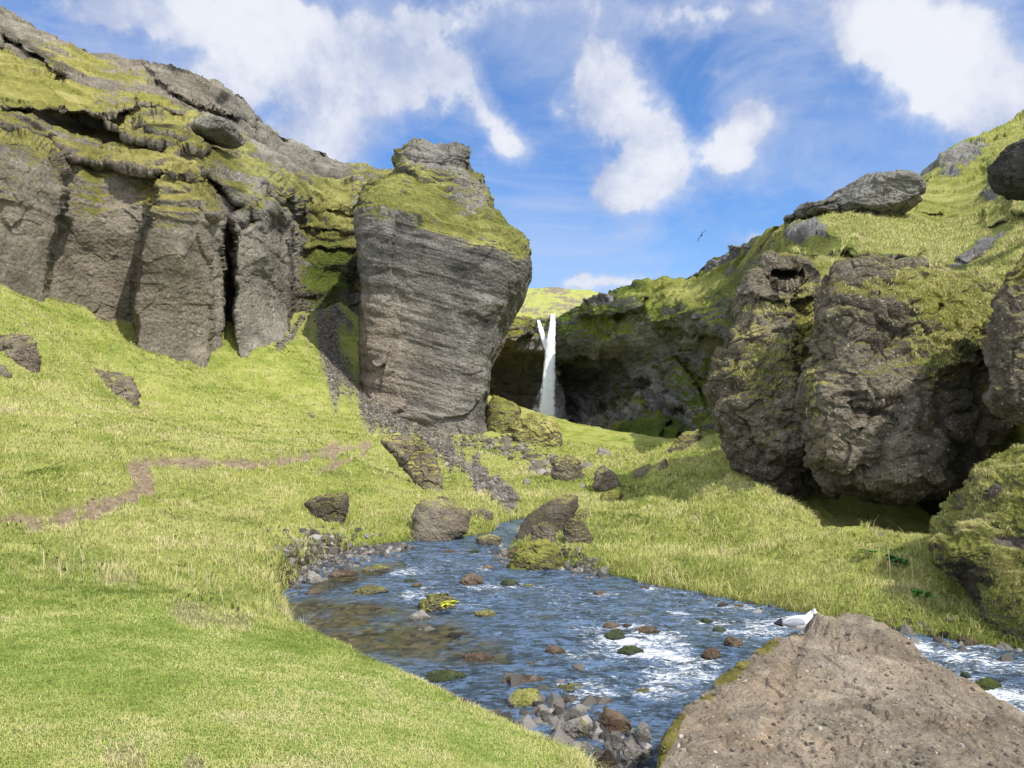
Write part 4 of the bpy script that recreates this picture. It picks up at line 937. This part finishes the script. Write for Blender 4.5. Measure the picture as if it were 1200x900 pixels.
def blades(name, q, z, L, wd, tone, label, seed=0, lean=.6, mat=None, kind='stuff', cat='grass'):
    r = np.random.default_rng(seed); n = len(q)
    a = r.uniform(0, 2*math.pi, n); face = np.stack([np.cos(a), np.sin(a), 0*a], 1)
    b = r.uniform(0, 2*math.pi, n); ln = lean*r.uniform(.3, 1.3, n); bend = np.stack([np.cos(b)*ln, np.sin(b)*ln, 0*b], 1)
    root = np.column_stack([q, z-.01]); up = np.array([0, 0, 1.])
    L = L[:, None]; wd = wd[:, None]
    mid = root+L*.55*(up+bend*.35); tip = root+L*(up*np.maximum(1-ln[:, None]*.35, .4)+bend)
    V = np.stack([root-face*wd, root+face*wd, mid+face*wd*.75, mid-face*wd*.75, tip], 1).reshape(-1, 3)
    i = np.arange(n)[:, None]*5
    fq = np.concatenate([i, i+1, i+2, i+3], 1); ft = np.concatenate([i+3, i+2, i+4], 1)
    tp = np.tile([0, 0, .6, .6, 1.], n)
    o = new_mesh(name, V, [fq, ft], mat or M_grass, smooth=True, attrs=dict(tone=np.repeat(tone, 5), tip=tp))
    return tag(o, label, cat, kind=kind)
# left and middle slopes, banks
q = sample_screen(620000, 41, -60, 1260, 3.1, 62)
z, d = ground_z(q, True); px, py = pix(q, z)
dirt, sc_, bed = ground_masks(q, z, d)
r = np.random.default_rng(42)
ok = (py > 300) & (py < 925) & (d > .0) & (r.random(len(q)) > np.clip(dirt*1.05, 0, .985)) & (r.random(len(q)) > np.clip(sc_*.93, 0, 1)) & (z > -.03)
ok &= ~((px > 960) & (px < 1130) & (q[:, 1] > 16.5+(px>975)*(-.3)+lowfreq(q, .8, 77)*.8))
q, z, d, px, py, dirt = [a_[ok] for a_ in (q, z, d, px, py, dirt)]
Y = q[:, 1]
lawn = sm(13.5, 7, Y+lowfreq(q, 2, 5)*3.5)*sm(1.5, 0, q[:, 0])
patch = lowfreq(q, 1.6, 50); patch2 = lowfreq(q, .45, 51); big = lowfreq(q, 7, 52)
L = (.03+.018*r.random(len(q)))*lawn+(1-lawn)*(.09+.13*r.random(len(q))+.10*np.clip(patch, -.5, 1))
tall = sm(.9, .2, d)*(1-.6*lawn)
L = L*(1+.9*tall)
L *= np.clip(1.0+(Y-20)*.012, .9, 1.6)
rb = sm(0, 2, q[:, 0])*sm(26, 18, Y)                      # long grass of the right bank
L *= 1+.2*rb
L *= np.where(lawn < .5, .72, 1.)*np.where(q[:, 0] > 0, 1.12, 1.)
L *= 1+.9*np.clip(patch2, -.6, 1)*(1-lawn)
wd = np.maximum(.0016+.0007*r.random(len(q)), Y*.00042)
tone = .50+.40*patch+.50*patch2+.30*big+.35*lowfreq(q, 2.8, 90)+r.normal(size=len(q))*.085+.02*lawn+.08*(1-lawn)
terr = fbm(np.stack([q[:, 0]/2.6, q[:, 1]/3.2, z/.32], 1), 3)
tone += (.42*terr-.18*sm(.12,.4,np.abs(terr)))*(1-lawn)*sm(12,18,Y)
tone += .22*lowfreq(q, .9, 61)*lawn+.25*lowfreq(q, .22, 62, 2)*lawn
tone = np.where(r.random(len(q)) < .06*(1-lawn), .97, tone)
tone += .18*(dirt > .12)
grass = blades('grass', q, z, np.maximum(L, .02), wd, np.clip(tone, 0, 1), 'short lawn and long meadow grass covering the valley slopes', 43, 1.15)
def surface_blades(name, o, n, cond, L0, label, seed, tone0=.5):
    me = o.data; v = np.empty(len(me.vertices)*3, np.float32); me.vertices.foreach_get('co', v); v = v.reshape(-1, 3).astype(float)
    nn = np.empty(len(me.vertices)*3, np.float32); me.vertices.foreach_get('normal', nn); nn = nn.reshape(-1, 3)
    px, py = CX+v[:, 0]/v[:, 1]*F, HY-(v[:, 2]-CZ)/v[:, 1]*F
    ms = np.empty(len(v), np.float32); me.attributes['moss'].data.foreach_get('value', ms); idx = np.flatnonzero(cond(px, py, v, nn) & (ms > .2)); r = np.random.default_rng(seed); k = r.choice(idx, n)
    p = v[k]; j = r.normal(size=(n, 2))*.0007*p[:, 1:2]*1.0; q = p[:, :2]+j
    pt = fbm(p/.8, 3); t = tone0+.55*pt+.3*fbm(p/3, 2)+r.normal(size=n)*.15
    L = L0*(.6+.8*r.random(n))*(1+.6*pt)*np.clip(p[:, 1]/14, 1, 2.2)
    return blades(name, q, p[:, 2]-.02, L, np.maximum(.0018, p[:, 1]*.00042), np.clip(t, 0, 1), label, seed+1, 1.1)
surface_blades('grass', hump, 60000, lambda px, py, v, n: (n[:, 2] > .1) & (n[:, 1] < .4) & (px < 1260) & (fbm(v/.5, 3) > .0), .07, 'fine shaggy grass growing over the mossy hump at the right edge', 71, .60)
surface_blades('grass', wall, 110000, lambda px, py, v, n: (n[:, 2] > .35+.5*fbm(v/2, 3)) & (v[:, 1] < 62) & (px > 930) & (px < 1240) & (py > 180) & (v[:, 2] > 1.5), .12, 'pale dry grass clothing the steep slope above the right rock blocks', 81, .6)
for bk_, nb, lb_ in ((blk1, 9000, 'short pale grass on the ledges of the rock block nearest the waterfall'), (blk2, 26000, 'short pale grass draped over the shoulder of the largest rock block')):
    surface_blades('grass', bk_, nb, lambda px, py, v, n: (n[:, 2] > .12+.5*fbm(v/.9, 3)) & (n[:, 1] < .3) & (v[:, 1] < 30), .07, lb_, 91+nb, .66)
# turf fringing the mossy hump is part of the general cover; dry seed stalks on the lawn edge
r = np.random.default_rng(8); qs = []
for k in range(520):
    t = r.random()**1.6; x = np.interp(t, [0, .35, .6, 1], [335, 400, 480, 560])+r.normal()*6; y = np.interp(x, [330,400,480,560,620], [719,746,786,828,860])+abs(r.normal())*2
    qs.append(W(x, y, .72))
for k in range(120):
    qs.append(W(r.uniform(640, 1080), r.uniform(660, 700)+0, .4))
qs = np.array(qs); zs, ds = ground_z(qs, True); kk = ds > .03; qs, zs = qs[kk], zs[kk]
s = NT('dry_stalk'); M_dry = s.out((.50, .42, .25), .9)
blades('dry_grass_stalks', qs, zs, .16+.26*r.random(len(qs)), np.full(len(qs), .0030), np.ones(len(qs)), 'thin dry straw coloured seed stalks on the lawn edge', 3, .5, mat=M_dry, cat='dry grass')

# ---------------------------------------------------------------- low herbs and flower heads in the grass
qh = sample_screen(26000, 91, -40, 1240, 4.5, 24); zh, dh = ground_z(qh, True); ph = lowfreq(qh, 1.3, 93)+.6*lowfreq(qh, .4, 94)
kh = (dh > .25) & (zh > .1) & (ph > .22) & ~((qh[:, 0] < 1.2) & (qh[:, 1] < 9)); qh, zh = qh[kh][:5200], zh[kh][:5200]
rh = np.random.default_rng(14)
blades('herbs', qh, zh+.03, .05+.09*rh.random(len(qh)), .008+.012*rh.random(len(qh)), .12+.25*rh.random(len(qh)), 'low broad leaved herbs growing in patches among the meadow grass', 15, 1.6, cat='herbs')
qf = sample_screen(9000, 95, -40, 1240, 6, 30); zf_, df_ = ground_z(qf, True); kf = (df_ > .3) & (zf_ > .1) & (lowfreq(qf, 2.2, 96) > .12) & ~((qf[:, 0] < 1.) & (qf[:, 1] < 9)); qf, zf_ = qf[kf][:700], zf_[kf][:700]
blades('dry_seed_heads', qf, zf_+.02, .25+.25*rh.random(len(qf)), np.maximum(.002, qf[:, 1]*.0003), np.ones(len(qf)), 'thin dry seed heads standing above the meadow grass', 16, .5, mat=M_dry, cat='dry grass')
# ---------------------------------------------------------------- small plants
def leafy(name, x, y, z, n, size, colr, label, seed, hgt):
    r = np.random.default_rng(seed)
    root = bpy.data.objects.new(name, None); C.objects.link(root); root.location = (x, y, z)
    V, Fq = [], []; SV, SF = [], []
    for k in range(n):
        a = r.uniform(0, 6.28); el = r.uniform(.2, 1.2); ln = size*r.uniform(.6, 1.2); h = hgt*r.uniform(.4, 1.)
        d_ = np.array([math.cos(a), math.sin(a), 0]); sd = np.array([-d_[1], d_[0], 0])
        b = d_*h*.5*r.random()+np.array([0, 0, h]); up = np.array([0, 0, 1])
        c = [b, b+d_*ln*.3+sd*ln*.28+up*ln*.12*el, b+d_*ln*.75+sd*ln*.22+up*ln*.1*el, b+d_*ln-up*ln*.15, b+d_*ln*.75-sd*ln*.22+up*ln*.1*el, b+d_*ln*.3-sd*ln*.28+up*ln*.12*el]
        i = len(V); V += c; Fq.append([i, i+1, i+2, i+3]); Fq.append([i, i+3, i+4, i+5])
        j = len(SV); w_ = .004; SV += [np.array([-w_, 0, -.03]), np.array([w_, 0, -.03]), b+sd*w_, b-sd*w_]; SF.append([j, j+1, j+2, j+3])
    s = NT(name+'_leaf'); p = s.pos()
    m1 = s.out(s.mix(s.noise(p, 30, 3), colr, tuple(c_*.5 for c_ in colr)), .6)
    new_mesh('leaves', np.array(V), np.array(Fq), m1, parent=root); new_mesh('stems', np.array(SV), np.array(SF), M_dry, parent=root)
    return tag(root, label, 'plant')
x, y = W(525, 712, .15); leafy('leafy_plant', x, y+.1, .10, 26, .13, (.55, .55, .06), 'small yellow green leafy plant growing on the mossy midstream rock', 1, .12)
for px, py, n, sz, colr, lab in ((1052,664,40,.16,(.04,.17,.03),'dark green leafy clump in front of the black hollow'), (1082,705,36,.14,(.08,.24,.03),'bright green broad leaved plant low on the right bank'), (1015,655,14,.12,(.09,.22,.03),'small leafy sprig left of the dark green clump')):
    Yh = hit(px, py); x = (px-CX)/F*Yh; leafy('leafy_plant', x, Yh, float(ground_z([(x, Yh)])[0]), n, sz, colr, lab, n, .18)
def stalk(px, py, h, label, seed):
    Yh = hit(px, py); x = (px-CX)/F*Yh; z0 = float(ground_z([(x, Yh)])[0]); r = np.random.default_rng(seed)
    cv = []; k = 9
    for j in range(k):
        t = j/(k-1); cv.append((x+.03*math.sin(t*3+seed)+.02*t, Yh, z0-.05+h*t))
    V, Fc = [], []
    for j, c in enumerate(cv):
        rad = .012*(1-.6*j/(k-1))
        for a in range(6): V.append((c[0]+math.cos(a*math.pi/3)*rad, c[1]+math.sin(a*math.pi/3)*rad, c[2]))
    for j in range(k-1):
        for a in range(6): Fc.append([j*6+a, j*6+(a+1) % 6, (j+1)*6+(a+1) % 6, (j+1)*6+a])
    # withered side twigs at the head
    for b in range(7):
        i = len(V); c = np.array(cv[-1-b//3]); dv = r.normal(size=3)*.05; dv[2] = abs(dv[2])+.01
        V += [tuple(c), tuple(c+[0, 0, .007]), tuple(c+dv+[0, 0, .004]), tuple(c+dv)]; Fc.append([i, i+1, i+2, i+3])
    o = new_mesh('dead_stalk', np.array(V), np.array(Fc), M_dry); return tag(o, label, 'dead plant')
stalk(1041, 680, .62, 'taller dry dead plant stalk on the right bank', 1); stalk(1069, 680, .45, 'shorter dry dead stalk beside the dark green clump', 2)

# ---------------------------------------------------------------- WATERFALLS
s = NT('falling_water'); p = s.pos()
n = s.noise(s.scale(p, (2.2, 2.2, .16)), 1.6, 8, .8, .6); n2 = s.noise(s.scale(p, (1, 1, .4)), 2.2, 6, .8)
u = s.attr('edge')
dens = s.math('ADD', s.math('SUBTRACT', 1.5, s.math('MULTIPLY', u, 1.35)), s.math('MULTIPLY', s.math('SUBTRACT', s.math('ADD', n, n2), 1.), 2.6))
al = s.step(dens, .15, 1.0)
b = s.n('ShaderNodeBsdfDiffuse', {'Color': s.ramp(s.math('ADD', s.math('MULTIPLY', n, .5), s.math('MULTIPLY', n2, .5)), [(.35, (.70, .76, .84)), (.46, (.92, .95, .99)), (.6, (.98, .99, 1))]), 'Normal': s.bump(n, .12)})
tl = s.n('ShaderNodeBsdfTranslucent', {'Color': (.93, .96, 1, 1)})
m0 = s.n('ShaderNodeMixShader', {0: .12, 1: b.outputs[0], 2: tl.outputs[0]})
m1 = s.n('ShaderNodeMixShader', {0: al, 1: s.n('ShaderNodeBsdfTransparent').outputs[0], 2: m0.outputs[0]})
s.t.links.new(m1.outputs[0], s.n('ShaderNodeOutputMaterial').inputs[0]); M_fall = s.m
def fall(rows, label):
    m, nv = 60, 260; A = np.array(rows, float); t = np.linspace(0, len(A)-1, nv); B = np.stack([np.interp(t, np.arange(len(A)), A[:, k]) for k in range(4)], 1)
    V, e = [], []
    for py, xc, hw, Y in B:
        for j in range(m):
            a = math.pi*j/(m-1); c = -math.cos(a)
            pt = P(xc+hw*c, py, Y); V.append((pt[0], Y-math.sin(a)*hw/F*Y*.4, pt[2])); e.append(abs(c)**2.)
    V = np.array(V); V[:, :2] += np.stack([fbm(V*[.7, .7, .25], 4)*.08, fbm(V*[1.5, .9, .2]+9, 4)*.12], 1)
    o = new_mesh('waterfall', V, grid_faces(nv, m), M_fall, attrs=dict(edge=np.array(e)))
    return tag(o, label, 'waterfall')

fall([(368,648,3.4,151),(371,648,3.0,147),(380,647.5,3.9,143),(400,645.5,5.8,142),(440,643.5,8,141.5),(480,641,10.5,141),(505,640,11,141)], 'tall main waterfall plunging in one white column')
s = NT('spray_mist'); p = s.pos()
lw = s.n('ShaderNodeLayerWeight', {0: .5}).outputs['Facing']
al_ = s.math('MULTIPLY', s.math('POWER', s.math('SUBTRACT', 1., lw), 2.5), s.math('MULTIPLY', s.step(s.noise(p, .35, 5, .6), .3, .75), .15))
mm = s.n('ShaderNodeMixShader', {0: al_, 1: s.n('ShaderNodeBsdfTransparent').outputs[0], 2: s.n('ShaderNodeBsdfDiffuse', {'Color': (.85, .88, .92, 1)}).outputs[0]})
s.t.links.new(mm.outputs[0], s.n('ShaderNodeOutputMaterial').inputs[0]); M_mist = s.m
for k_, (mx_, my_, rx_, rz_) in enumerate(((640, 500, 4.6, 4.2), (644, 478, 3.0, 5.5))):
    ve, fe = ico(4); c_ = P(mx_, my_, 139.5); ms_ = new_mesh('mist', ve*np.array([rx_, 2.5, rz_])*(1+.25*fbm(ve*2+k_, 3))[:, None]+np.array(c_), fe, M_mist)
    tag(ms_, ['low cloud of spray at the foot of the waterfall', 'thin tall veil of spray around the lower waterfall'][k_], 'spray', kind='stuff')
fall([(374,630.5,1.5,151),(377,631.5,2,146),(390,635,3.5,144),(403,639,4.0,143.5),(414,642,2.5,142.5)], 'thin side strand of water left of the main waterfall')

# ---------------------------------------------------------------- GULL
def loft(secs, m=28, name='body', mat=None, parent=None):
    """secs: centre(x,z), half width y, half height, tilt of section plane"""
    A = np.array(secs, float); nv = 70; t = np.linspace(0, len(A)-1, nv)
    i = np.clip(t.astype(int), 0, len(A)-2); u = (t-i)[:, None]
    p0, p1, p2, p3 = A[np.maximum(i-1, 0)], A[i], A[i+1], A[np.minimum(i+2, len(A)-1)]
    B = .5*((2*p1)+(-p0+p2)*u+(2*p0-5*p1+4*p2-p3)*u**2+(-p0+3*p1-3*p2+p3)*u**3)
    V = []
    for x, z, wy, wz, tl_ in B:
        for j in range(m):
            a = 2*math.pi*j/m; dz = math.sin(a)*max(wz, .001); V.append((x-math.sin(tl_)*dz, math.cos(a)*max(wy, .001), z+math.cos(tl_)*dz))
    n = nv; ii = np.arange(n-1)[:, None]*m+np.arange(m)[None]; jj = np.arange(n-1)[:, None]*m+(np.arange(m)[None]+1) % m
    f = np.stack([ii, jj, jj+m, ii+m], -1).reshape(-1, 4)
    V = np.array(V); k = len(V); V = np.concatenate([V, [V[:m].mean(0)], [V[-m:].mean(0)]])
    c1 = np.stack([(np.arange(m)+1) % m, np.arange(m), np.full(m, k)], 1); c2 = np.stack([np.arange(m)+k-m, (np.arange(m)+1) % m+k-m, np.full(m, k+1)], 1)
    return new_mesh(name, V, [f, np.concatenate([c1, c2])], mat, parent=parent)
s = NT('white_feathers'); p = s.pos()
M_wf = s.out(s.ramp(s.noise(p, 60, 4), [(.3, (.72, .72, .72)), (.6, (.86, .86, .85))]), .8, s.bump(s.noise(p, 120, 3), .003))
s = NT('grey_wing_feathers'); tc = s.n('ShaderNodeTexCoord').outputs['Object']; gx = s.n('ShaderNodeSeparateXYZ', {0: tc}).outputs[0]
wv = s.n('ShaderNodeTexWave', {'Vector': tc, 'Scale': 26., 'Distortion': 2.}, bands_direction='Z').outputs['Fac']
M_gw = s.out(s.mix(s.step(gx, -.155, -.19), s.mix(s.math('MULTIPLY', wv, .35), (.36, .37, .41), (.25, .26, .30)), (.03, .03, .035)), .7, s.bump(wv, .004))
s = NT('gull_beak'); M_bk = s.out((.42, .40, .22), .5)
s = NT('gull_eye'); M_ey = s.out((.008, .007, .006), .15, spec=.6)
s = NT('gull_leg'); M_lg = s.out((.45, .36, .33), .6)
h = None
for yy_ in range(738, 760):
    h = sight(936, yy_)
    if h: break
gx_, gy, gz0 = h[0]; gz0 += .02
gull = bpy.data.objects.new('seagull', None); C.objects.link(gull); gull.location = (gx_, gy, gz0); gull.rotation_euler = (0, 0, R(-12)); gull.scale = (1.08, 1.08, 1.1)
tag(gull, 'white seagull with grey wings standing on the foreground boulder facing right', 'bird')
loft([(-.235,.072,.012,.005,.1),(-.20,.078,.030,.010,.1),(-.15,.088,.048,.030,.15),(-.09,.098,.068,.056,.1),(-.02,.104,.080,.072,0),(.045,.112,.080,.078,-.15),(.085,.132,.070,.070,-.6),(.100,.162,.052,.052,-1.1),(.108,.190,.043,.043,-1.35),(.118,.213,.043,.044,-1.15),(.136,.232,.043,.043,-.7),(.158,.234,.036,.036,-.25),(.176,.228,.020,.020,-.1),(.182,.226,.008,.008,0)], mat=M_wf, parent=gull, name='body')
for sd in (-1, 1):
    m_, n_ = 30, 14; V = []
    for i in range(m_):
        t = i/(m_-1); x = .055-.315*t; w = .048*math.sin(math.pi*min(1, t*1.25+.12))**.6 if t < .7 else .048*(1-t)/.3*.85+.003
        zc = .128-.030*t-.015*t*t; yb = .070-.060*t*t
        for j in range(n_):
            a = j/(n_-1)*2-1; V.append((x, sd*(yb+.012*(1-a*a)-(.016*max(a, 0))), zc+a*w))
    wg = new_mesh('wing', np.array(V), grid_faces(m_, n_), M_gw, parent=gull)
    md = wg.modifiers.new('thick', 'SOLIDIFY'); md.thickness = .008; md.offset = 0
    ev, ef = ico(2); new_mesh('eye', ev*.0065+np.array([.150, sd*.0375, .242]), ef, M_ey, parent=gull)
    lv = []
    for j, (x, z_) in enumerate(((.02, .07), (.028, .045), (.018, .004))):
        for a in range(6): lv.append((x+math.cos(a*math.pi/3)*.005, sd*.025+math.sin(a*math.pi/3)*.005, z_-.0))
    fc = [[j*6+a, j*6+(a+1) % 6, (j+1)*6+(a+1) % 6, (j+1)*6+a] for j in range(2) for a in range(6)]
    k = len(lv); lv += [(.008, sd*.025, .006), (.05, sd*.025-.02, .002), (.058, sd*.025, .002), (.05, sd*.025+.02, .002)]; fc += [[k, k+1, k+2, k+3]]
    new_mesh('leg', np.array(lv), np.array(fc), M_lg, parent=gull)
loft([(.170,.226,.012,.013,0),(.190,.223,.009,.010,0),(.207,.218,.006,.007,-.1),(.217,.211,.002,.003,-.3)], mat=M_bk, parent=gull, name='beak', m=12)
# soaring bird, far off
def far_bird():
    root = bpy.data.objects.new('soaring_bird', None); C.objects.link(root); pt = P(822, 276, 62); root.location = pt; root.rotation_euler = (0, R(-52), R(10))
    tag(root, 'small dark bird gliding in the blue sky above the gorge rim', 'bird')
    s = NT('dark_plumage'); m_ = s.out((.05, .05, .055), .9)
    o = loft([(-.2,0,.01,.01,0),(-.1,0,.05,.045,0),(.05,0,.06,.055,0),(.15,0,.035,.035,0),(.2,0,.01,.01,0)], mat=m_, parent=root, name='body', m=12); o.rotation_euler = (0, 0, R(90))
    for sd in (-1, 1):
        V = np.array([(0, -.07, 0), (0, .09, 0), (sd*.25, .10, .05), (sd*.25, -.02, .05), (sd*.62, -.06, -.02), (sd*.6, -.09, -.02)])
        w_ = new_mesh('wing', V, [np.array([[0, 1, 2, 3], [3, 2, 4, 5]])], m_, parent=root)
        md = w_.modifiers.new('t', 'SOLIDIFY'); md.thickness = .03
far_bird()

# ---------------------------------------------------------------- SKY, SUN, CAMERA
SUN_EL, SUN_DIR = 50., (0.66, -0.62)           # towards the sun: right and a little behind the viewer
az = math.atan2(SUN_DIR[0], SUN_DIR[1])        # clockwise from +Y
world = bpy.data.worlds.new("World"); bpy.context.scene.world = world; world.use_nodes = True
class WT(NT):
    def __init__(s, w): s.t = w.node_tree; s.t.nodes.clear()
s = WT(world)
sky = s.n('ShaderNodeTexSky', sky_type='NISHITA', sun_disc=False, sun_elevation=R(SUN_EL), sun_rotation=az, altitude=100., air_density=1.0, dust_density=.6, ozone_density=2.2).outputs[0]
tc = s.n('ShaderNodeTexCoord').outputs['Generated']; sp = s.n('ShaderNodeSeparateXYZ', {0: tc}).outputs
yy = s.math('MAXIMUM', sp[1], .12)
U = s.math('DIVIDE', sp[0], yy); Vv = s.math('DIVIDE', sp[2], yy)
w1 = s.noise(tc, 5.5, 4, .55); w2 = s.noise(s.scale(tc, (1, 1, 1.01)), 5.2, 4, .55)
wx = s.n('ShaderNodeTexNoise', {'Vector': tc, 'Scale': 6., 'Detail': 5., 'Roughness': .6}).outputs['Color']
wsep = s.n('ShaderNodeSeparateColor', {0: wx}).outputs
U = s.math('ADD', U, s.math('MULTIPLY', s.math('SUBTRACT', wsep[0], .5), .11)); Vv = s.math('ADD', Vv, s.math('MULTIPLY', s.math('SUBTRACT', wsep[1], .5), .11))
CL = [(420,40,200,40,5,.5),(900,95,90,16,15,.35),(560,120,60,25,45,.4),(1040,25,160,40,0,.3),(700,340,200,16,0,.4),(320,100,130,85,10,1.0),(160,10,220,60,10,1.0),(440,110,70,45,0,.6),(520,75,50,28,55,.75),(595,160,50,26,48,.8),(705,100,44,58,-10,1.35),(745,195,50,55,0,1.0),(770,150,28,50,0,.5),(890,160,54,38,-15,1.5),(845,195,50,28,0,1.0),
      (1110,80,110,95,20,.95),(1040,40,60,40,0,.8),(1180,120,80,60,0,.8),(850,8,240,28,0,.5),(640,8,160,28,0,.5),(500,15,90,25,0,.5),(605,245,22,18,0,.75),(690,325,70,11,0,.75),(830,262,45,22,0,.35),(880,277,24,9,-20,.8),(730,225,45,30,0,.6),(960,55,50,30,0,.25),(380,170,50,25,0,.6)]
acc = None
for cx_, cy_, rx, ry, an, wgt in CL:
    du = s.math('SUBTRACT', U, (cx_-CX)/F); dv = s.math('SUBTRACT', Vv, (HY-cy_)/F)
    c, sn = math.cos(R(-an)), math.sin(R(-an))
    a_ = s.math('MULTIPLY', s.math('ADD', s.math('MULTIPLY', du, c), s.math('MULTIPLY', dv, sn)), F/rx)
    b_ = s.math('MULTIPLY', s.math('SUBTRACT', s.math('MULTIPLY', dv, c), s.math('MULTIPLY', du, sn)), F/ry)
    r2 = s.math('ADD', s.math('MULTIPLY', a_, a_), s.math('MULTIPLY', b_, b_))
    g_ = s.math('MULTIPLY', s.math('EXPONENT', s.math('MULTIPLY', r2, -.85)), wgt*.92)
    acc = g_ if acc is None else s.math('ADD', acc, g_)
front = s.step(sp[1], .1, .35)
back = s.math('MULTIPLY', s.math('SUBTRACT', 1., front), 1.0)  # unseen cloud cover behind and overhead, thickened for fill light
acc = s.math('ADD', s.math('MULTIPLY', acc, front), back)
cn = s.noise(tc, 8.5, 10, .58, .15)
cn2 = s.noise(tc, 24., 7, .6, .1)
dn_ = s.math('ADD', acc, s.math('MULTIPLY', s.math('SUBTRACT', cn, .5), 1.7)); dn_ = s.math('ADD', dn_, s.math('MULTIPLY', s.math('SUBTRACT', cn2, .5), .95))
den = s.math('MAXIMUM', s.math('MULTIPLY', s.step(dn_, .28, 1.2), .8), s.step(dn_, .58, 1.02))
shade = s.step(s.math('ADD', s.noise(tc, 7.5, 9, .6, .2), s.math('MULTIPLY', dn_, .16)), .46, .80)
ccol = s.mix(shade, (.46, .53, .74), (.90, .92, .98))
# sky radiance x strength
skyc = s.mix(1., sky, (.16, .16, .16), 'MULTIPLY')
skyc = s.mix(1., skyc, (.58, .86, 1.2), 'MULTIPLY')
veil = s.math('MULTIPLY', s.step(s.math('ADD', s.noise(s.scale(tc, (1, 1, 2.2)), 3.2, 8, .62, .8), s.math('MULTIPLY', sp[2], .55)), .56, .96), .68)
hz = s.math('MULTIPLY', s.step(sp[2], .30, .02), .45)
skyc = s.mix(hz, skyc, (.62, .74, .92))
skyc = s.mix(veil, skyc, (.60, .68, .88))
bright = s.math('ADD', 1., s.math('MULTIPLY', s.math('SUBTRACT', 1., front), 1.3))  # the unseen clouds are made brighter as added fill light
bv = s.n('ShaderNodeCombineXYZ', {0: bright, 1: bright, 2: bright}).outputs[0]
ccol = s.mix(1., ccol, bv, 'MULTIPLY')
fin = s.mix(s.math('MULTIPLY', den, .93), skyc, ccol)
bg = s.n('ShaderNodeBackground', {'Color': fin, 'Strength': 1.0})
s.t.links.new(bg.outputs[0], s.n('ShaderNodeOutputWorld').inputs[0])
world.cycles.sampling_method = 'MANUAL'; world.cycles.sample_map_resolution = 512

sun = bpy.data.lights.new('sun', 'SUN'); sun.energy = 4.8; sun.angle = R(.6); sun.color = (1., .95, .87)
so = bpy.data.objects.new('sun', sun); C.objects.link(so)
dv = Vector((SUN_DIR[0], SUN_DIR[1], 0)).normalized()*math.cos(R(SUN_EL)); dv.z = math.sin(R(SUN_EL))
so.rotation_euler = dv.to_track_quat('Z', 'Y').to_euler(); so.location = dv*50

cam = bpy.data.cameras.new('camera'); cam.sensor_width = 36; cam.lens = 36*F/1200; cam.shift_y = 30/1200; cam.clip_end = 6000; cam.clip_start = .05
co = bpy.data.objects.new('camera', cam); C.objects.link(co); co.location = (0, 0, CZ); co.rotation_euler = (R(90), 0, 0)
sc = bpy.context.scene; sc.camera = co
sc.view_settings.view_transform = 'Standard'; sc.view_settings.look = 'None'; sc.view_settings.exposure = 0; sc.view_settings.gamma = 1
sc.cycles.max_bounces = 5; sc.cycles.transparent_max_bounces = 12; sc.cycles.diffuse_bounces = 3; sc.cycles.glossy_bounces = 3
